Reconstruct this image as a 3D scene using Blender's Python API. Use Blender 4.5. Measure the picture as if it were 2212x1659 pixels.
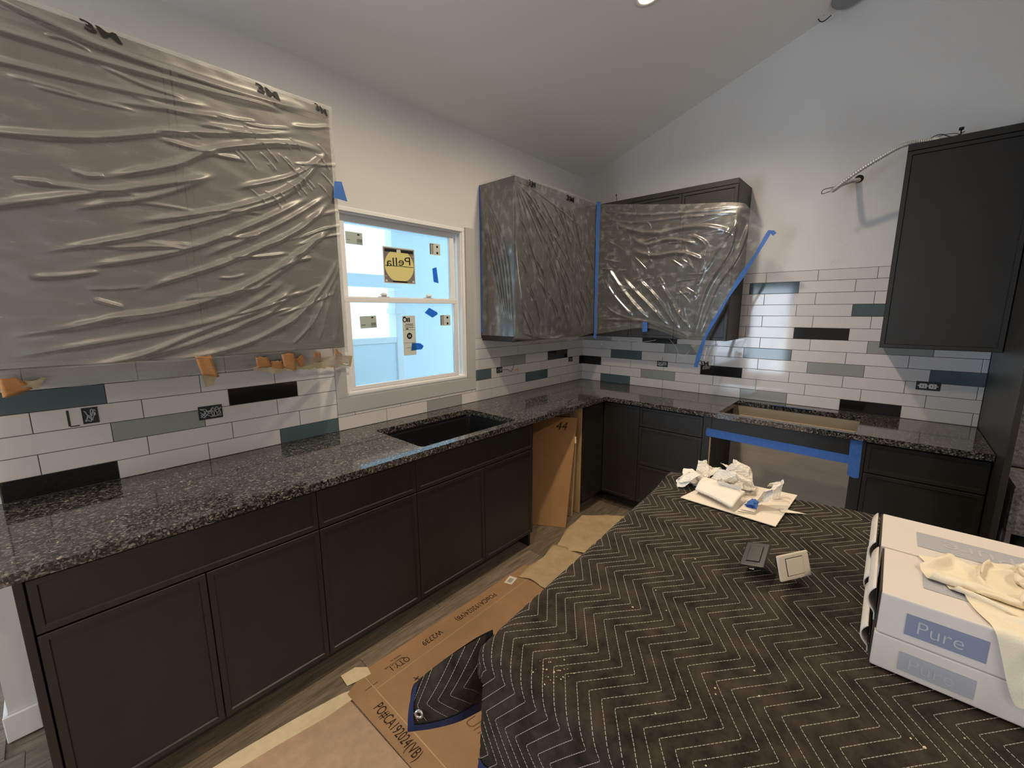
import bpy, bmesh, math, random
import numpy as np
from mathutils import Vector, Matrix
from mathutils.geometry import tessellate_polygon

for o in list(bpy.data.objects):
    bpy.data.objects.remove(o)
SC = bpy.context.scene
COL = SC.collection
random.seed(7)

# ------------------------------------------------------------------ camera, world, lights, exposure
cam_data = bpy.data.cameras.new('camera')
cam = bpy.data.objects.new('camera', cam_data)
COL.objects.link(cam)
YAW, PITCH, ROLL = 0.73546, -0.17208, -0.0026
fwd = Vector((math.cos(PITCH) * math.cos(YAW), math.cos(PITCH) * math.sin(YAW), math.sin(PITCH)))
rgt = Vector((math.sin(YAW), -math.cos(YAW), 0))
upv = rgt.cross(fwd)
r2 = math.cos(ROLL) * rgt + math.sin(ROLL) * upv
u2 = -math.sin(ROLL) * rgt + math.cos(ROLL) * upv
M = Matrix((r2, u2, -fwd)).transposed().to_4x4()
M.translation = Vector((-3.57473, -2.29283, 1.58797))
cam.matrix_world = M
cam_data.sensor_fit = 'HORIZONTAL'
cam_data.sensor_width = 36.0
cam_data.lens = 906.83 / 2212 * 36.0
cam_data.clip_start = 0.02
SC.camera = cam

SC.view_settings.view_transform = 'Standard'
SC.view_settings.look = 'None'
SC.view_settings.gamma = 1.0
SC.view_settings.use_curve_mapping = False
SC.view_settings.exposure = -0.14
SC.cycles.use_denoising = True
SC.cycles.max_bounces = 8
SC.cycles.transparent_max_bounces = 12
SC.cycles.sample_clamp_indirect = 6.0

world = bpy.data.worlds.new('overcast_sky')
SC.world = world
world.use_nodes = True
wb = world.node_tree.nodes['Background']
wb.inputs['Color'].default_value = (0.74, 0.90, 1.0, 1)
wb.inputs['Strength'].default_value = 3.3

SLOPE = 0.3473
def ceil_z(y):
    return 2.80 - SLOPE * y if y > -3.5 else 2.80 + SLOPE * 3.5 + SLOPE * (y + 3.5)

LAMPS = [(-1.262, -1.165), (-2.56, -1.20), (-3.86, -1.20), (-1.3, -4.6), (-3.2, -4.6), (-5.2, -4.6), (-5.3, -1.6)]
def add_light(name, kind, loc, energy, color, **kw):
    d = bpy.data.lights.new(name, kind)
    d.energy = energy
    d.color = color
    for k, v in kw.items():
        setattr(d, k, v)
    o = bpy.data.objects.new(name, d)
    o.location = loc
    COL.objects.link(o)
    return o
WARM = (1.0, 0.81, 0.58)
LPOW = [44, 48, 16, 60, 60, 60, 20]
for (lx, ly), pw in zip(LAMPS, LPOW):
    s = add_light('recessed_lamp_beam', 'SPOT', (lx, ly, ceil_z(ly) - 0.03), pw * 1.9, WARM, spot_size=math.radians(150), spot_blend=0.75, shadow_soft_size=0.05)
# daylight through the glazed doors of the living area behind the photographer
DAY = (0.80, 0.88, 1.0)
a = add_light('daylight_left_door', 'AREA', (-7.06, 0.1, 1.15), 100, DAY, shape='RECTANGLE', size=1.5, size_y=1.9)
a.rotation_euler = (math.radians(90), 0, math.radians(-90))
a = add_light('daylight_back_door', 'AREA', (-5.05, -7.06, 1.2), 65, (1.0, 0.97, 0.93), shape='RECTANGLE', size=0.95, size_y=2.0)
a.rotation_euler = (math.radians(90), 0, 0)

# ------------------------------------------------------------------ helpers
class MB:
    def __init__(self):
        self.v, self.f, self.s = [], [], []
    def add(self, vs, fs, smooth=False):
        o = len(self.v)
        self.v.extend([tuple(map(float, p)) for p in vs])
        self.f.extend([tuple(i + o for i in f) for f in fs])
        self.s.extend([smooth] * len(fs))
        return self
    def box(self, x0, x1, y0, y1, z0, z1, fn=None):
        vs = [(x, y, z) for x in (x0, x1) for y in (y0, y1) for z in (z0, z1)]
        if fn: vs = [fn(*p) for p in vs]
        return self.add(vs, [(0, 1, 3, 2), (4, 6, 7, 5), (0, 4, 5, 1), (2, 3, 7, 6), (0, 2, 6, 4), (1, 5, 7, 3)])
    def bevbox(self, x0, x1, y0, y1, z0, z1, b=0.003, fn=None):
        bm = bmesh.new()
        bmesh.ops.create_cube(bm, size=1.0)
        for v in bm.verts:
            v.co = Vector(((x0 + x1) / 2 + v.co.x * (x1 - x0), (y0 + y1) / 2 + v.co.y * (y1 - y0), (z0 + z1) / 2 + v.co.z * (z1 - z0)))
        bmesh.ops.bevel(bm, geom=list(bm.edges), offset=b, segments=2, affect='EDGES', profile=0.6)
        bm.verts.index_update()
        vs = [tuple(v.co) for v in bm.verts]
        if fn: vs = [fn(*p) for p in vs]
        fs = [tuple(v.index for v in f.verts) for f in bm.faces]
        bm.free()
        return self.add(vs, fs)
    def grid(self, P, nu, nv, smooth=True, mask=None):
        fs = []
        for i in range(nu - 1):
            for j in range(nv - 1):
                if mask is None or mask(i, j):
                    fs.append((i * nv + j, (i + 1) * nv + j, (i + 1) * nv + j + 1, i * nv + j + 1))
        return self.add(P, fs, smooth)
    def tube(self, pts, r, n=8, smooth=True, cap=True):
        pts = [Vector(p) for p in pts]
        rs = r if isinstance(r, (list, tuple)) else [r] * len(pts)
        vs, fs = [], []
        t0 = (pts[1] - pts[0]).normalized()
        a = Vector((0, 0, 1)) if abs(t0.z) < 0.9 else Vector((1, 0, 0))
        nrm = t0.cross(a).normalized()
        for i, p in enumerate(pts):
            t = (pts[min(i + 1, len(pts) - 1)] - pts[max(i - 1, 0)]).normalized()
            nrm = (nrm - t * nrm.dot(t)).normalized()
            b = t.cross(nrm)
            for k in range(n):
                an = 2 * math.pi * k / n
                vs.append(p + (nrm * math.cos(an) + b * math.sin(an)) * rs[i])
        for i in range(len(pts) - 1):
            for k in range(n):
                fs.append((i * n + k, i * n + (k + 1) % n, (i + 1) * n + (k + 1) % n, (i + 1) * n + k))
        if cap:
            fs.append(tuple(range(n))[::-1])
            fs.append(tuple((len(pts) - 1) * n + k for k in range(n)))
        return self.add(vs, fs, smooth)
    def lathe(self, prof, center, axis, n=32, smooth=True):
        ax = Vector(axis).normalized()
        a = Vector((0, 0, 1)) if abs(ax.z) < 0.9 else Vector((1, 0, 0))
        u = ax.cross(a).normalized(); w = ax.cross(u)
        c = Vector(center)
        vs, fs = [], []
        for r, h in prof:
            for k in range(n):
                an = 2 * math.pi * k / n
                vs.append(c + ax * h + (u * math.cos(an) + w * math.sin(an)) * r)
        for i in range(len(prof) - 1):
            for k in range(n):
                fs.append((i * n + k, i * n + (k + 1) % n, (i + 1) * n + (k + 1) % n, (i + 1) * n + k))
        return self.add(vs, fs, smooth)
    def prism(self, poly, z0, z1, holes=(), fn=None):
        loops = [list(poly)] + [list(h) for h in holes]
        tris = tessellate_polygon([[Vector((p[0], p[1], 0)) for p in l] for l in loops])
        flat = [p for l in loops for p in l]
        n = len(flat)
        vs = [(p[0], p[1], z1) for p in flat] + [(p[0], p[1], z0) for p in flat]
        if fn: vs = [fn(*p) for p in vs]
        fs = [tuple(t) for t in tris] + [tuple(i + n for i in t)[::-1] for t in tris]
        o = 0
        for l in loops:
            for i in range(len(l)):
                j = (i + 1) % len(l)
                fs.append((o + i, o + j, o + j + n, o + i + n))
            o += len(l)
        return self.add(vs, fs)
    def mesh(self, name, recalc=True, off=None):
        me = bpy.data.meshes.new(name)
        vs = self.v if off is None else [(p[0] - off[0], p[1] - off[1], p[2] - off[2]) for p in self.v]
        me.from_pydata(vs, [], self.f)
        me.polygons.foreach_set('use_smooth', self.s)
        if recalc:
            bm = bmesh.new(); bm.from_mesh(me)
            bmesh.ops.recalc_face_normals(bm, faces=bm.faces)
            bm.to_mesh(me); bm.free()
        me.update()
        return me
    def build(self, name, mat, parent=None, recalc=True, **props):
        off = parent_loc(parent)
        me = self.mesh(name, recalc, off)
        me.materials.append(mat)
        o = bpy.data.objects.new(name, me)
        COL.objects.link(o)
        if parent is not None: o.parent = parent
        for k, v in props.items(): o[k] = v
        return o

def parent_loc(p):
    v = Vector((0, 0, 0))
    while p is not None:
        v += p.location; p = p.parent
    return v

def thing(name, label, cat, loc, group=None):
    o = bpy.data.objects.new(name, None)
    o.empty_display_size = 0.05
    o.location = loc
    COL.objects.link(o)
    o['label'] = label; o['category'] = cat
    if group: o['group'] = group
    return o
def tag(o, label, cat, group=None):
    o['label'] = label; o['category'] = cat
    if group: o['group'] = group
    return o

def text_bm(body, origin, ux, uy, size, shear=0.0, align='CENTER', bold=0.0, space=1.0, width=None):
    cu = bpy.data.curves.new('txt', 'FONT')
    cu.body = body; cu.size = 1.0; cu.shear = shear
    cu.align_x = align; cu.align_y = 'CENTER'; cu.resolution_u = 3
    cu.offset = bold; cu.space_character = space
    o = bpy.data.objects.new('txt', cu)
    COL.objects.link(o)
    dg = bpy.context.evaluated_depsgraph_get()
    me = o.evaluated_get(dg).to_mesh()
    vs = [tuple(v.co) for v in me.vertices]
    fs = [tuple(p.vertices) for p in me.polygons]
    o.to_mesh_clear()
    bpy.data.objects.remove(o); bpy.data.curves.remove(cu)
    ux = Vector(ux).normalized(); uy = Vector(uy).normalized(); og = Vector(origin)
    sx = size
    if width is not None and vs:
        w = max(v[0] for v in vs) - min(v[0] for v in vs)
        sx = width / w
    mb = MB()
    mb.add([og + ux * v[0] * sx + uy * v[1] * size for v in vs], fs)
    return mb

def vnoise(x, y, seed=0):
    rs = np.random.RandomState(seed)
    T = rs.rand(64, 64)
    xi = np.floor(x).astype(int); yi = np.floor(y).astype(int)
    xf = x - xi; yf = y - yi
    xf = xf * xf * (3 - 2 * xf); yf = yf * yf * (3 - 2 * yf)
    a = T[xi % 64, yi % 64]; b = T[(xi + 1) % 64, yi % 64]
    c = T[xi % 64, (yi + 1) % 64]; d = T[(xi + 1) % 64, (yi + 1) % 64]
    return (a * (1 - xf) + b * xf) * (1 - yf) + (c * (1 - xf) + d * xf) * yf - 0.5

def catmull(pts, n=8):
    P = [np.array(p, float) for p in pts]
    P = [2 * P[0] - P[1]] + P + [2 * P[-1] - P[-2]]
    out = []
    for i in range(1, len(P) - 2):
        for k in range(n):
            t = k / n
            out.append(0.5 * ((2 * P[i]) + (-P[i - 1] + P[i + 1]) * t + (2 * P[i - 1] - 5 * P[i] + 4 * P[i + 1] - P[i + 2]) * t * t + (-P[i - 1] + 3 * P[i] - 3 * P[i + 1] + P[i + 2]) * t ** 3))
    out.append(P[-2])
    return np.array(out)

def fold_height(X, Z, curves):
    """sum of ridges along polylines; curves: (pts, amplitude, width)"""
    H = np.zeros_like(X)
    for pts, A, w in curves:
        c = catmull(pts, 6)
        L = np.concatenate([[0], np.cumsum(np.linalg.norm(np.diff(c, axis=0), axis=1))])
        best = np.full(X.shape, 9.0); par = np.zeros(X.shape); sgn = np.zeros(X.shape)
        x0, x1 = c[:, 0].min() - 4 * w, c[:, 0].max() + 4 * w
        z0, z1 = c[:, 1].min() - 4 * w, c[:, 1].max() + 4 * w
        m = (X > x0) & (X < x1) & (Z > z0) & (Z < z1)
        if not m.any(): continue
        xm, zm = X[m], Z[m]
        bb = np.full(xm.shape, 9.0); pp = np.zeros(xm.shape); ss = np.zeros(xm.shape)
        for i in range(len(c) - 1):
            d = c[i + 1] - c[i]; l2 = d @ d + 1e-12
            t = np.clip(((xm - c[i][0]) * d[0] + (zm - c[i][1]) * d[1]) / l2, 0, 1)
            qx = xm - c[i][0] - t * d[0]; qz = zm - c[i][1] - t * d[1]
            dist = np.hypot(qx, qz)
            k = dist < bb
            bb[k] = dist[k]; pp[k] = (L[i] + t[k] * math.sqrt(l2)) / L[-1]
            ss[k] = np.sign(d[0] * qz[k] - d[1] * qx[k])
        tap = np.clip(np.minimum(pp, 1 - pp) * 5, 0, 1); tap = tap * tap * (3 - 2 * tap)
        q = bb * ss / w
        prof = np.exp(-np.where(q > 0, q * 1.0, q * 1.7) ** 2)
        h = np.zeros_like(X); h[m] = A * tap * prof
        H = H + h
    return H

# ------------------------------------------------------------------ materials
def nodes(name):
    m = bpy.data.materials.new(name)
    m.use_nodes = True
    nt = m.node_tree
    return m, nt, nt.nodes['Principled BSDF']

def mat(name, base, rough=0.5, spec=0.5, metal=0.0, noise=None, bump=None, rnoise=None, coat=0.0, stretch=None, alpha=None, sheen=0.0, rand=0.0):
    m, nt, b = nodes(name)
    b.inputs['Base Color'].default_value = (*base, 1)
    b.inputs['Roughness'].default_value = rough
    b.inputs['Specular IOR Level'].default_value = spec
    b.inputs['Metallic'].default_value = metal
    b.inputs['Coat Weight'].default_value = coat
    b.inputs['Sheen Weight'].default_value = sheen
    tc = nt.nodes.new('ShaderNodeTexCoord')
    vec = tc.outputs['Object']
    if stretch:
        mp = nt.nodes.new('ShaderNodeMapping')
        mp.inputs['Scale'].default_value = stretch
        nt.links.new(vec, mp.inputs['Vector']); vec = mp.outputs['Vector']
    col = None
    if noise:
        sc, amt = noise[:2]
        n = nt.nodes.new('ShaderNodeTexNoise')
        n.inputs['Scale'].default_value = sc; n.inputs['Detail'].default_value = 6; n.inputs['Roughness'].default_value = 0.65
        nt.links.new(vec, n.inputs['Vector'])
        r = nt.nodes.new('ShaderNodeValToRGB')
        r.color_ramp.elements[0].position = 0.3; r.color_ramp.elements[1].position = 0.72
        lo = tuple(max(0, c * (1 - amt)) for c in base); hi = tuple(min(1, c * (1 + amt)) for c in base)
        if len(noise) > 2: hi = noise[2]
        r.color_ramp.elements[0].color = (*lo, 1); r.color_ramp.elements[1].color = (*hi, 1)
        nt.links.new(n.outputs['Fac'], r.inputs['Fac'])
        col = r.outputs['Color']
    if rand:
        oi = nt.nodes.new('ShaderNodeObjectInfo')
        hs = nt.nodes.new('ShaderNodeHueSaturation')
        mr = nt.nodes.new('ShaderNodeMapRange')
        mr.inputs['To Min'].default_value = 1 - rand; mr.inputs['To Max'].default_value = 1 + rand
        nt.links.new(oi.outputs['Random'], mr.inputs['Value'])
        nt.links.new(mr.outputs['Result'], hs.inputs['Value'])
        if col is not None: nt.links.new(col, hs.inputs['Color'])
        else: hs.inputs['Color'].default_value = (*base, 1)
        col = hs.outputs['Color']
    if col is not None: nt.links.new(col, b.inputs['Base Color'])
    if bump:
        n = nt.nodes.new('ShaderNodeTexNoise')
        n.inputs['Scale'].default_value = bump[0]; n.inputs['Detail'].default_value = 5
        nt.links.new(vec, n.inputs['Vector'])
        bp = nt.nodes.new('ShaderNodeBump')
        bp.inputs['Strength'].default_value = bump[1]; bp.inputs['Distance'].default_value = bump[2] if len(bump) > 2 else 0.002
        nt.links.new(n.outputs['Fac'], bp.inputs['Height'])
        nt.links.new(bp.outputs['Normal'], b.inputs['Normal'])
    return m

def film_mat(name, base, edge, streak, rough, tint, stretch=(1, 1, 1), nscale=30, glossy=0.35, sheet_ior=0.0):
    m = bpy.data.materials.new(name); m.use_nodes = True
    nt = m.node_tree; nt.nodes.clear()
    N = nt.nodes.new; Lk = nt.links.new
    out = N('ShaderNodeOutputMaterial')
    tr = N('ShaderNodeBsdfTransparent'); tr.inputs['Color'].default_value = (0.97, 0.97, 0.96, 1)
    df = N('ShaderNodeBsdfDiffuse'); df.inputs['Color'].default_value = (*tint, 1)
    tl = N('ShaderNodeBsdfTranslucent'); tl.inputs['Color'].default_value = (*tint, 1)
    gl = N('ShaderNodeBsdfGlossy'); gl.inputs['Roughness'].default_value = rough; gl.inputs['Color'].default_value = (0.95, 0.95, 0.95, 1)
    m1 = N('ShaderNodeMixShader'); m1.inputs[0].default_value = 0.35
    Lk(df.outputs[0], m1.inputs[1]); Lk(tl.outputs[0], m1.inputs[2])
    m2 = N('ShaderNodeMixShader'); m2.inputs[0].default_value = glossy
    Lk(m1.outputs[0], m2.inputs[1]); Lk(gl.outputs[0], m2.inputs[2])
    tc = N('ShaderNodeTexCoord'); mp = N('ShaderNodeMapping'); mp.inputs['Scale'].default_value = stretch
    Lk(tc.outputs['Object'], mp.inputs['Vector'])
    n = N('ShaderNodeTexNoise'); n.inputs['Scale'].default_value = nscale; n.inputs['Detail'].default_value = 4; n.inputs['Roughness'].default_value = 0.55
    Lk(mp.outputs['Vector'], n.inputs['Vector'])
    mr = N('ShaderNodeMapRange'); mr.inputs['From Min'].default_value = 0.5; mr.inputs['From Max'].default_value = 0.75
    mr.inputs['To Min'].default_value = 0; mr.inputs['To Max'].default_value = streak
    Lk(n.outputs['Fac'], mr.inputs['Value'])
    lw = N('ShaderNodeLayerWeight'); lw.inputs['Blend'].default_value = 0.35
    me = N('ShaderNodeMath'); me.operation = 'MULTIPLY'; me.inputs[1].default_value = edge
    Lk(lw.outputs['Facing'], me.inputs[0])
    ad = N('ShaderNodeMath'); ad.operation = 'ADD'; Lk(mr.outputs[0], ad.inputs[0]); Lk(me.outputs[0], ad.inputs[1])
    a2 = N('ShaderNodeMath'); a2.operation = 'ADD'; a2.use_clamp = True; Lk(ad.outputs[0], a2.inputs[0]); a2.inputs[1].default_value = base
    bp = N('ShaderNodeBump'); bp.inputs['Strength'].default_value = 0.16; bp.inputs['Distance'].default_value = 0.004
    Lk(n.outputs['Fac'], bp.inputs['Height'])
    for s in (df, gl): Lk(bp.outputs['Normal'], s.inputs['Normal'])
    mx = N('ShaderNodeMixShader')
    Lk(a2.outputs[0], mx.inputs[0]); Lk(tr.outputs[0], mx.inputs[1]); Lk(m2.outputs[0], mx.inputs[2])
    last = mx
    if sheet_ior:      # mirror-like reflection off the two faces of the film
        lw2 = N('ShaderNodeLayerWeight'); lw2.inputs['Blend'].default_value = 0.5
        pw_ = N('ShaderNodeMath'); pw_.operation = 'POWER'; pw_.inputs[1].default_value = 5; Lk(lw2.outputs['Facing'], pw_.inputs[0])
        fr_ = N('ShaderNodeMath'); fr_.operation = 'MULTIPLY_ADD'; Lk(pw_.outputs[0], fr_.inputs[0]); fr_.inputs[1].default_value = 0.6; fr_.inputs[2].default_value = sheet_ior
        g2 = N('ShaderNodeBsdfGlossy'); g2.inputs['Roughness'].default_value = 0.16
        last = N('ShaderNodeMixShader'); Lk(fr_.outputs[0], last.inputs[0]); Lk(mx.outputs[0], last.inputs[1]); Lk(g2.outputs[0], last.inputs[2])
    Lk(last.outputs[0], out.inputs['Surface'])
    return m

def granite():
    m, nt, b = nodes('polished_granite')
    N = nt.nodes.new; Lk = nt.links.new
    tc = N('ShaderNodeTexCoord')
    dn = N('ShaderNodeTexNoise'); dn.inputs['Scale'].default_value = 40; dn.inputs['Detail'].default_value = 3
    Lk(tc.outputs['Object'], dn.inputs['Vector'])
    vm = N('ShaderNodeVectorMath'); vm.operation = 'SCALE'; vm.inputs['Scale'].default_value = 0.02
    Lk(dn.outputs['Color'], vm.inputs[0])
    va = N('ShaderNodeVectorMath'); va.operation = 'ADD'; Lk(tc.outputs['Object'], va.inputs[0]); Lk(vm.outputs[0], va.inputs[1])
    vo = N('ShaderNodeTexVoronoi'); vo.inputs['Scale'].default_value = 190; Lk(va.outputs[0], vo.inputs['Vector'])
    sp = N('ShaderNodeSeparateColor'); Lk(vo.outputs['Color'], sp.inputs[0])
    r = N('ShaderNodeValToRGB'); r.color_ramp.interpolation = 'CONSTANT'
    e = r.color_ramp.elements
    e[0].position = 0; e[0].color = (0.016, 0.016, 0.017, 1)
    e[1].position = 0.34; e[1].color = (0.038, 0.038, 0.040, 1)
    for p, c in ((0.54, (0.078, 0.078, 0.078)), (0.72, (0.135, 0.132, 0.126)), (0.90, (0.22, 0.21, 0.19)), (0.988, (0.42, 0.37, 0.27))):
        x = e.new(p); x.color = (*c, 1)
    Lk(sp.outputs[0], r.inputs['Fac'])
    n2 = N('ShaderNodeTexNoise'); n2.inputs['Scale'].default_value = 60; n2.inputs['Detail'].default_value = 4
    Lk(tc.outputs['Object'], n2.inputs['Vector'])
    r2_ = N('ShaderNodeValToRGB'); r2_.color_ramp.elements[0].position = 0.35; r2_.color_ramp.elements[1].position = 0.7
    r2_.color_ramp.elements[0].color = (0.5, 0.5, 0.5, 1); r2_.color_ramp.elements[1].color = (1.35, 1.3, 1.25, 1)
    Lk(n2.outputs['Fac'], r2_.inputs['Fac'])
    mx = N('ShaderNodeMix'); mx.data_type = 'RGBA'; mx.blend_type = 'MULTIPLY'; mx.inputs[0].default_value = 1.0
    Lk(r.outputs['Color'], mx.inputs[6]); Lk(r2_.outputs['Color'], mx.inputs[7])
    Lk(mx.outputs[2], b.inputs['Base Color'])
    b.inputs['Roughness'].default_value = 0.07
    b.inputs['Specular IOR Level'].default_value = 0.95
    return m

M_WALL = mat('painted_drywall', (0.66, 0.65, 0.645), 0.55, 0.4, noise=(3.0, 0.02), bump=(220, 0.06))
M_CEIL = mat('ceiling_paint', (0.86, 0.86, 0.855), 0.7, 0.3, bump=(200, 0.06))
M_TRIM = mat('window_casing_paint', (0.44, 0.435, 0.43), 0.45, 0.45)
M_VINYL = mat('white_vinyl', (0.80, 0.80, 0.80), 0.35, 0.5)
M_CAB = mat('espresso_cabinet_paint', (0.0172, 0.0156, 0.0144), 0.42, 0.45, noise=(9, 0.18), bump=(300, 0.05))
M_CABIN = mat('cabinet_inside_dark', (0.03, 0.026, 0.022), 0.6, 0.3)
M_RAW = mat('raw_plywood_edge', (0.50, 0.34, 0.19), 0.7, 0.3, noise=(20, 0.25), stretch=(1, 1, 0.15))
M_MDF = mat('unfinished_tan_board', (0.335, 0.285, 0.225), 0.75, 0.25, noise=(6, 0.1), stretch=(1, 0.4, 4), bump=(60, 0.05))
M_GRAN = granite()
M_SINK = mat('black_composite_sink', (0.010, 0.011, 0.013), 0.35, 0.5)
M_STEEL = mat('brushed_steel', (0.5, 0.5, 0.5), 0.3, 0.5, 1.0)
M_GROUT = mat('grey_grout', (0.085, 0.083, 0.082), 0.9, 0.2)
M_TW = mat('white_glazed_tile', (0.63, 0.605, 0.60), 0.07, 0.5, rand=0.025)
M_TG = mat('grey_glazed_tile', (0.30, 0.315, 0.30), 0.08, 0.5, rand=0.05)
M_TT = mat('slate_blue_glazed_tile', (0.075, 0.115, 0.13), 0.08, 0.5, rand=0.06)
M_TB = mat('black_glazed_tile', (0.012, 0.011, 0.012), 0.06, 0.5)
M_PLANK = mat('grey_brown_vinyl_plank', (0.185, 0.145, 0.107), 0.45, 0.4, noise=(7, 0.55), stretch=(0.8, 9, 9), rand=0.18, bump=(40, 0.1))
M_CARD = mat('brown_cardboard', (0.37, 0.218, 0.115), 0.85, 0.2, noise=(5, 0.13), bump=(80, 0.1))
M_CARD2 = mat('lean_box_cardboard', (0.37, 0.21, 0.10), 0.8, 0.25, noise=(4, 0.12), bump=(80, 0.08))
M_KRAFT = mat('tan_kraft_paper', (0.50, 0.37, 0.215), 0.85, 0.2, noise=(12, 0.14), bump=(50, 0.25))
M_RAM = mat('pinkish_floor_board', (0.46, 0.31, 0.205), 0.85, 0.2, noise=(18, 0.12), bump=(120, 0.15))
M_MASK = mat('cream_masking_tape', (0.68, 0.56, 0.36), 0.7, 0.3, noise=(30, 0.08))
M_ORANGE = mat('orange_tape', (0.92, 0.42, 0.15), 0.6, 0.3, noise=(40, 0.12), bump=(60, 0.3))
M_BLUE = mat('blue_painters_tape', (0.045, 0.135, 0.42), 0.6, 0.3, noise=(40, 0.12), bump=(80, 0.2))
M_INK = mat('black_ink', (0.03, 0.018, 0.01), 0.8, 0.2)
M_INK3 = mat('faded_ink', (0.13, 0.07, 0.035), 0.8, 0.2)
M_INK2 = mat('black_print', (0.008, 0.008, 0.008), 0.6, 0.3)
M_FILM = film_mat('masking_film', 0.225, 0.30, 0.10, 0.38, (0.83, 0.82, 0.79), (0.5, 1, 2.2), 14, 0.22)
M_FILM2 = film_mat('clear_masking_film', 0.08, 0.40, 0.30, 0.24, (0.86, 0.84, 0.81), (1.4, 1.4, 1.0), 16, 0.5, 0.075)
M_FILM3 = film_mat('loose_clear_film', 0.11, 0.52, 0.32, 0.27, (0.88, 0.85, 0.78), (1.2, 1.2, 2.0), 14, 0.5, 0.03)
M_BLANKET = mat('charcoal_moving_blanket', (0.0260, 0.0205, 0.0150), 0.95, 0.12, noise=(26, 0.55, (0.056, 0.045, 0.033)), bump=(350, 0.5, 0.003), sheen=0.04)
M_STITCH = mat('white_stitching', (0.46, 0.43, 0.36), 0.8, 0.2)
M_BIND = mat('navy_binding', (0.020, 0.028, 0.085), 0.85, 0.2, bump=(300, 0.3))
M_CRUMB = mat('cream_crumb', (0.62, 0.52, 0.36), 0.9, 0.2)
M_PAPER = mat('white_tissue_paper', (0.80, 0.76, 0.69), 0.85, 0.2, noise=(18, 0.04), bump=(90, 0.2))
M_CARDW = mat('white_card', (0.78, 0.71, 0.61), 0.8, 0.25)
M_BOXW = mat('white_mailer_board', (0.64, 0.59, 0.555), 0.7, 0.3, noise=(5, 0.03))
M_BOXL = mat('grey_blue_label_print', (0.37, 0.38, 0.42), 0.7, 0.3)
M_BOXL2 = mat('mid_blue_label_print', (0.215, 0.24, 0.35), 0.7, 0.3)
M_BOXT = mat('pale_lettering', (0.44, 0.44, 0.49), 0.7, 0.3)
M_BOXD = mat('box_gap_shade', (0.05, 0.045, 0.04), 0.9, 0.2)
M_RAG = mat('cream_rag', (0.76, 0.68, 0.53), 0.9, 0.2, noise=(14, 0.06), bump=(250, 0.3))
M_ISL = mat('island_panel_paint', (0.02, 0.018, 0.016), 0.5, 0.4)
M_SWB = mat('black_switch_plastic', (0.018, 0.02, 0.02), 0.3, 0.5)
M_SWW = mat('almond_switch_plastic', (0.62, 0.56, 0.47), 0.4, 0.5)
M_BRASS = mat('brass_screw', (0.75, 0.52, 0.12), 0.3, 0.5, 1.0)
M_JBOX = mat('dark_junction_box', (0.02, 0.022, 0.026), 0.6, 0.4)
M_WIREG = mat('grey_wire', (0.34, 0.35, 0.37), 0.5, 0.4)
M_WIREK = mat('black_wire', (0.012, 0.012, 0.012), 0.5, 0.4)
M_WIREW = mat('white_wire', (0.7, 0.7, 0.68), 0.5, 0.4)
M_RECEP = mat('pale_receptacle', (0.62, 0.60, 0.56), 0.4, 0.5)
M_CONDUIT = mat('flexible_metal_conduit', (0.62, 0.60, 0.57), 0.38, 0.5, 0.55)
M_DOME = mat('grey_metal_dome', (0.30, 0.30, 0.31), 0.45, 0.5, 0.3)
M_STK = mat('grey_sticker_paper', (0.44, 0.51, 0.47), 0.7, 0.3)
M_STKW = mat('pale_sticker_paper', (0.60, 0.64, 0.58), 0.7, 0.3)
M_STKD = mat('dark_sticker_print', (0.19, 0.165, 0.17), 0.7, 0.3)
M_STKY = mat('yellow_sticker_print', (0.70, 0.64, 0.27), 0.7, 0.3)
M_BASEB = mat('white_baseboard_paint', (0.74, 0.73, 0.72), 0.45, 0.45)
M_UPH = mat('grey_covering_cloth', (0.20, 0.20, 0.21), 0.9, 0.2, noise=(60, 0.7), bump=(100, 0.3))
M_OUTW = mat('pale_blue_house_wrap', (0.72, 0.88, 0.97), 0.8, 0.3, noise=(1.2, 0.04))
M_OUTP = mat('white_porch_paint', (0.85, 0.88, 0.9), 0.6, 0.3)
M_OUTG = mat('pale_concrete_ground', (0.55, 0.60, 0.62), 0.9, 0.2)
M_LAMPOFF = mat('lamp_trim_white', (0.8, 0.8, 0.78), 0.4, 0.5)
m, nt, b = nodes('lit_lamp_disc'); M_LAMP = m
b.inputs['Base Color'].default_value = (1, 0.9, 0.7, 1)
b.inputs['Emission Color'].default_value = (1.0, 0.78, 0.46, 1); b.inputs['Emission Strength'].default_value = 9.0
def glass_mat(name, tint, haze):
    m = bpy.data.materials.new(name); m.use_nodes = True
    nt = m.node_tree; nt.nodes.clear(); N = nt.nodes.new; Lk = nt.links.new
    out = N('ShaderNodeOutputMaterial'); tr = N('ShaderNodeBsdfTransparent'); tr.inputs['Color'].default_value = (*tint, 1)
    gl = N('ShaderNodeBsdfGlossy'); gl.inputs['Roughness'].default_value = 0.03
    df = N('ShaderNodeBsdfTranslucent'); df.inputs['Color'].default_value = (0.8, 0.93, 1, 1)
    a = N('ShaderNodeMixShader'); a.inputs[0].default_value = haze; Lk(tr.outputs[0], a.inputs[1]); Lk(df.outputs[0], a.inputs[2])
    fr = N('ShaderNodeFresnel'); fr.inputs['IOR'].default_value = 1.3
    c = N('ShaderNodeMixShader'); Lk(fr.outputs[0], c.inputs[0]); Lk(a.outputs[0], c.inputs[1]); Lk(gl.outputs[0], c.inputs[2])
    Lk(c.outputs[0], out.inputs['Surface'])
    return m
M_GLASS = glass_mat('filmed_window_glass', (0.90, 0.97, 1.0), 0.22)
M_DGLASS = glass_mat('patio_door_glass', (0.95, 0.98, 1.0), 0.0)

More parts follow.
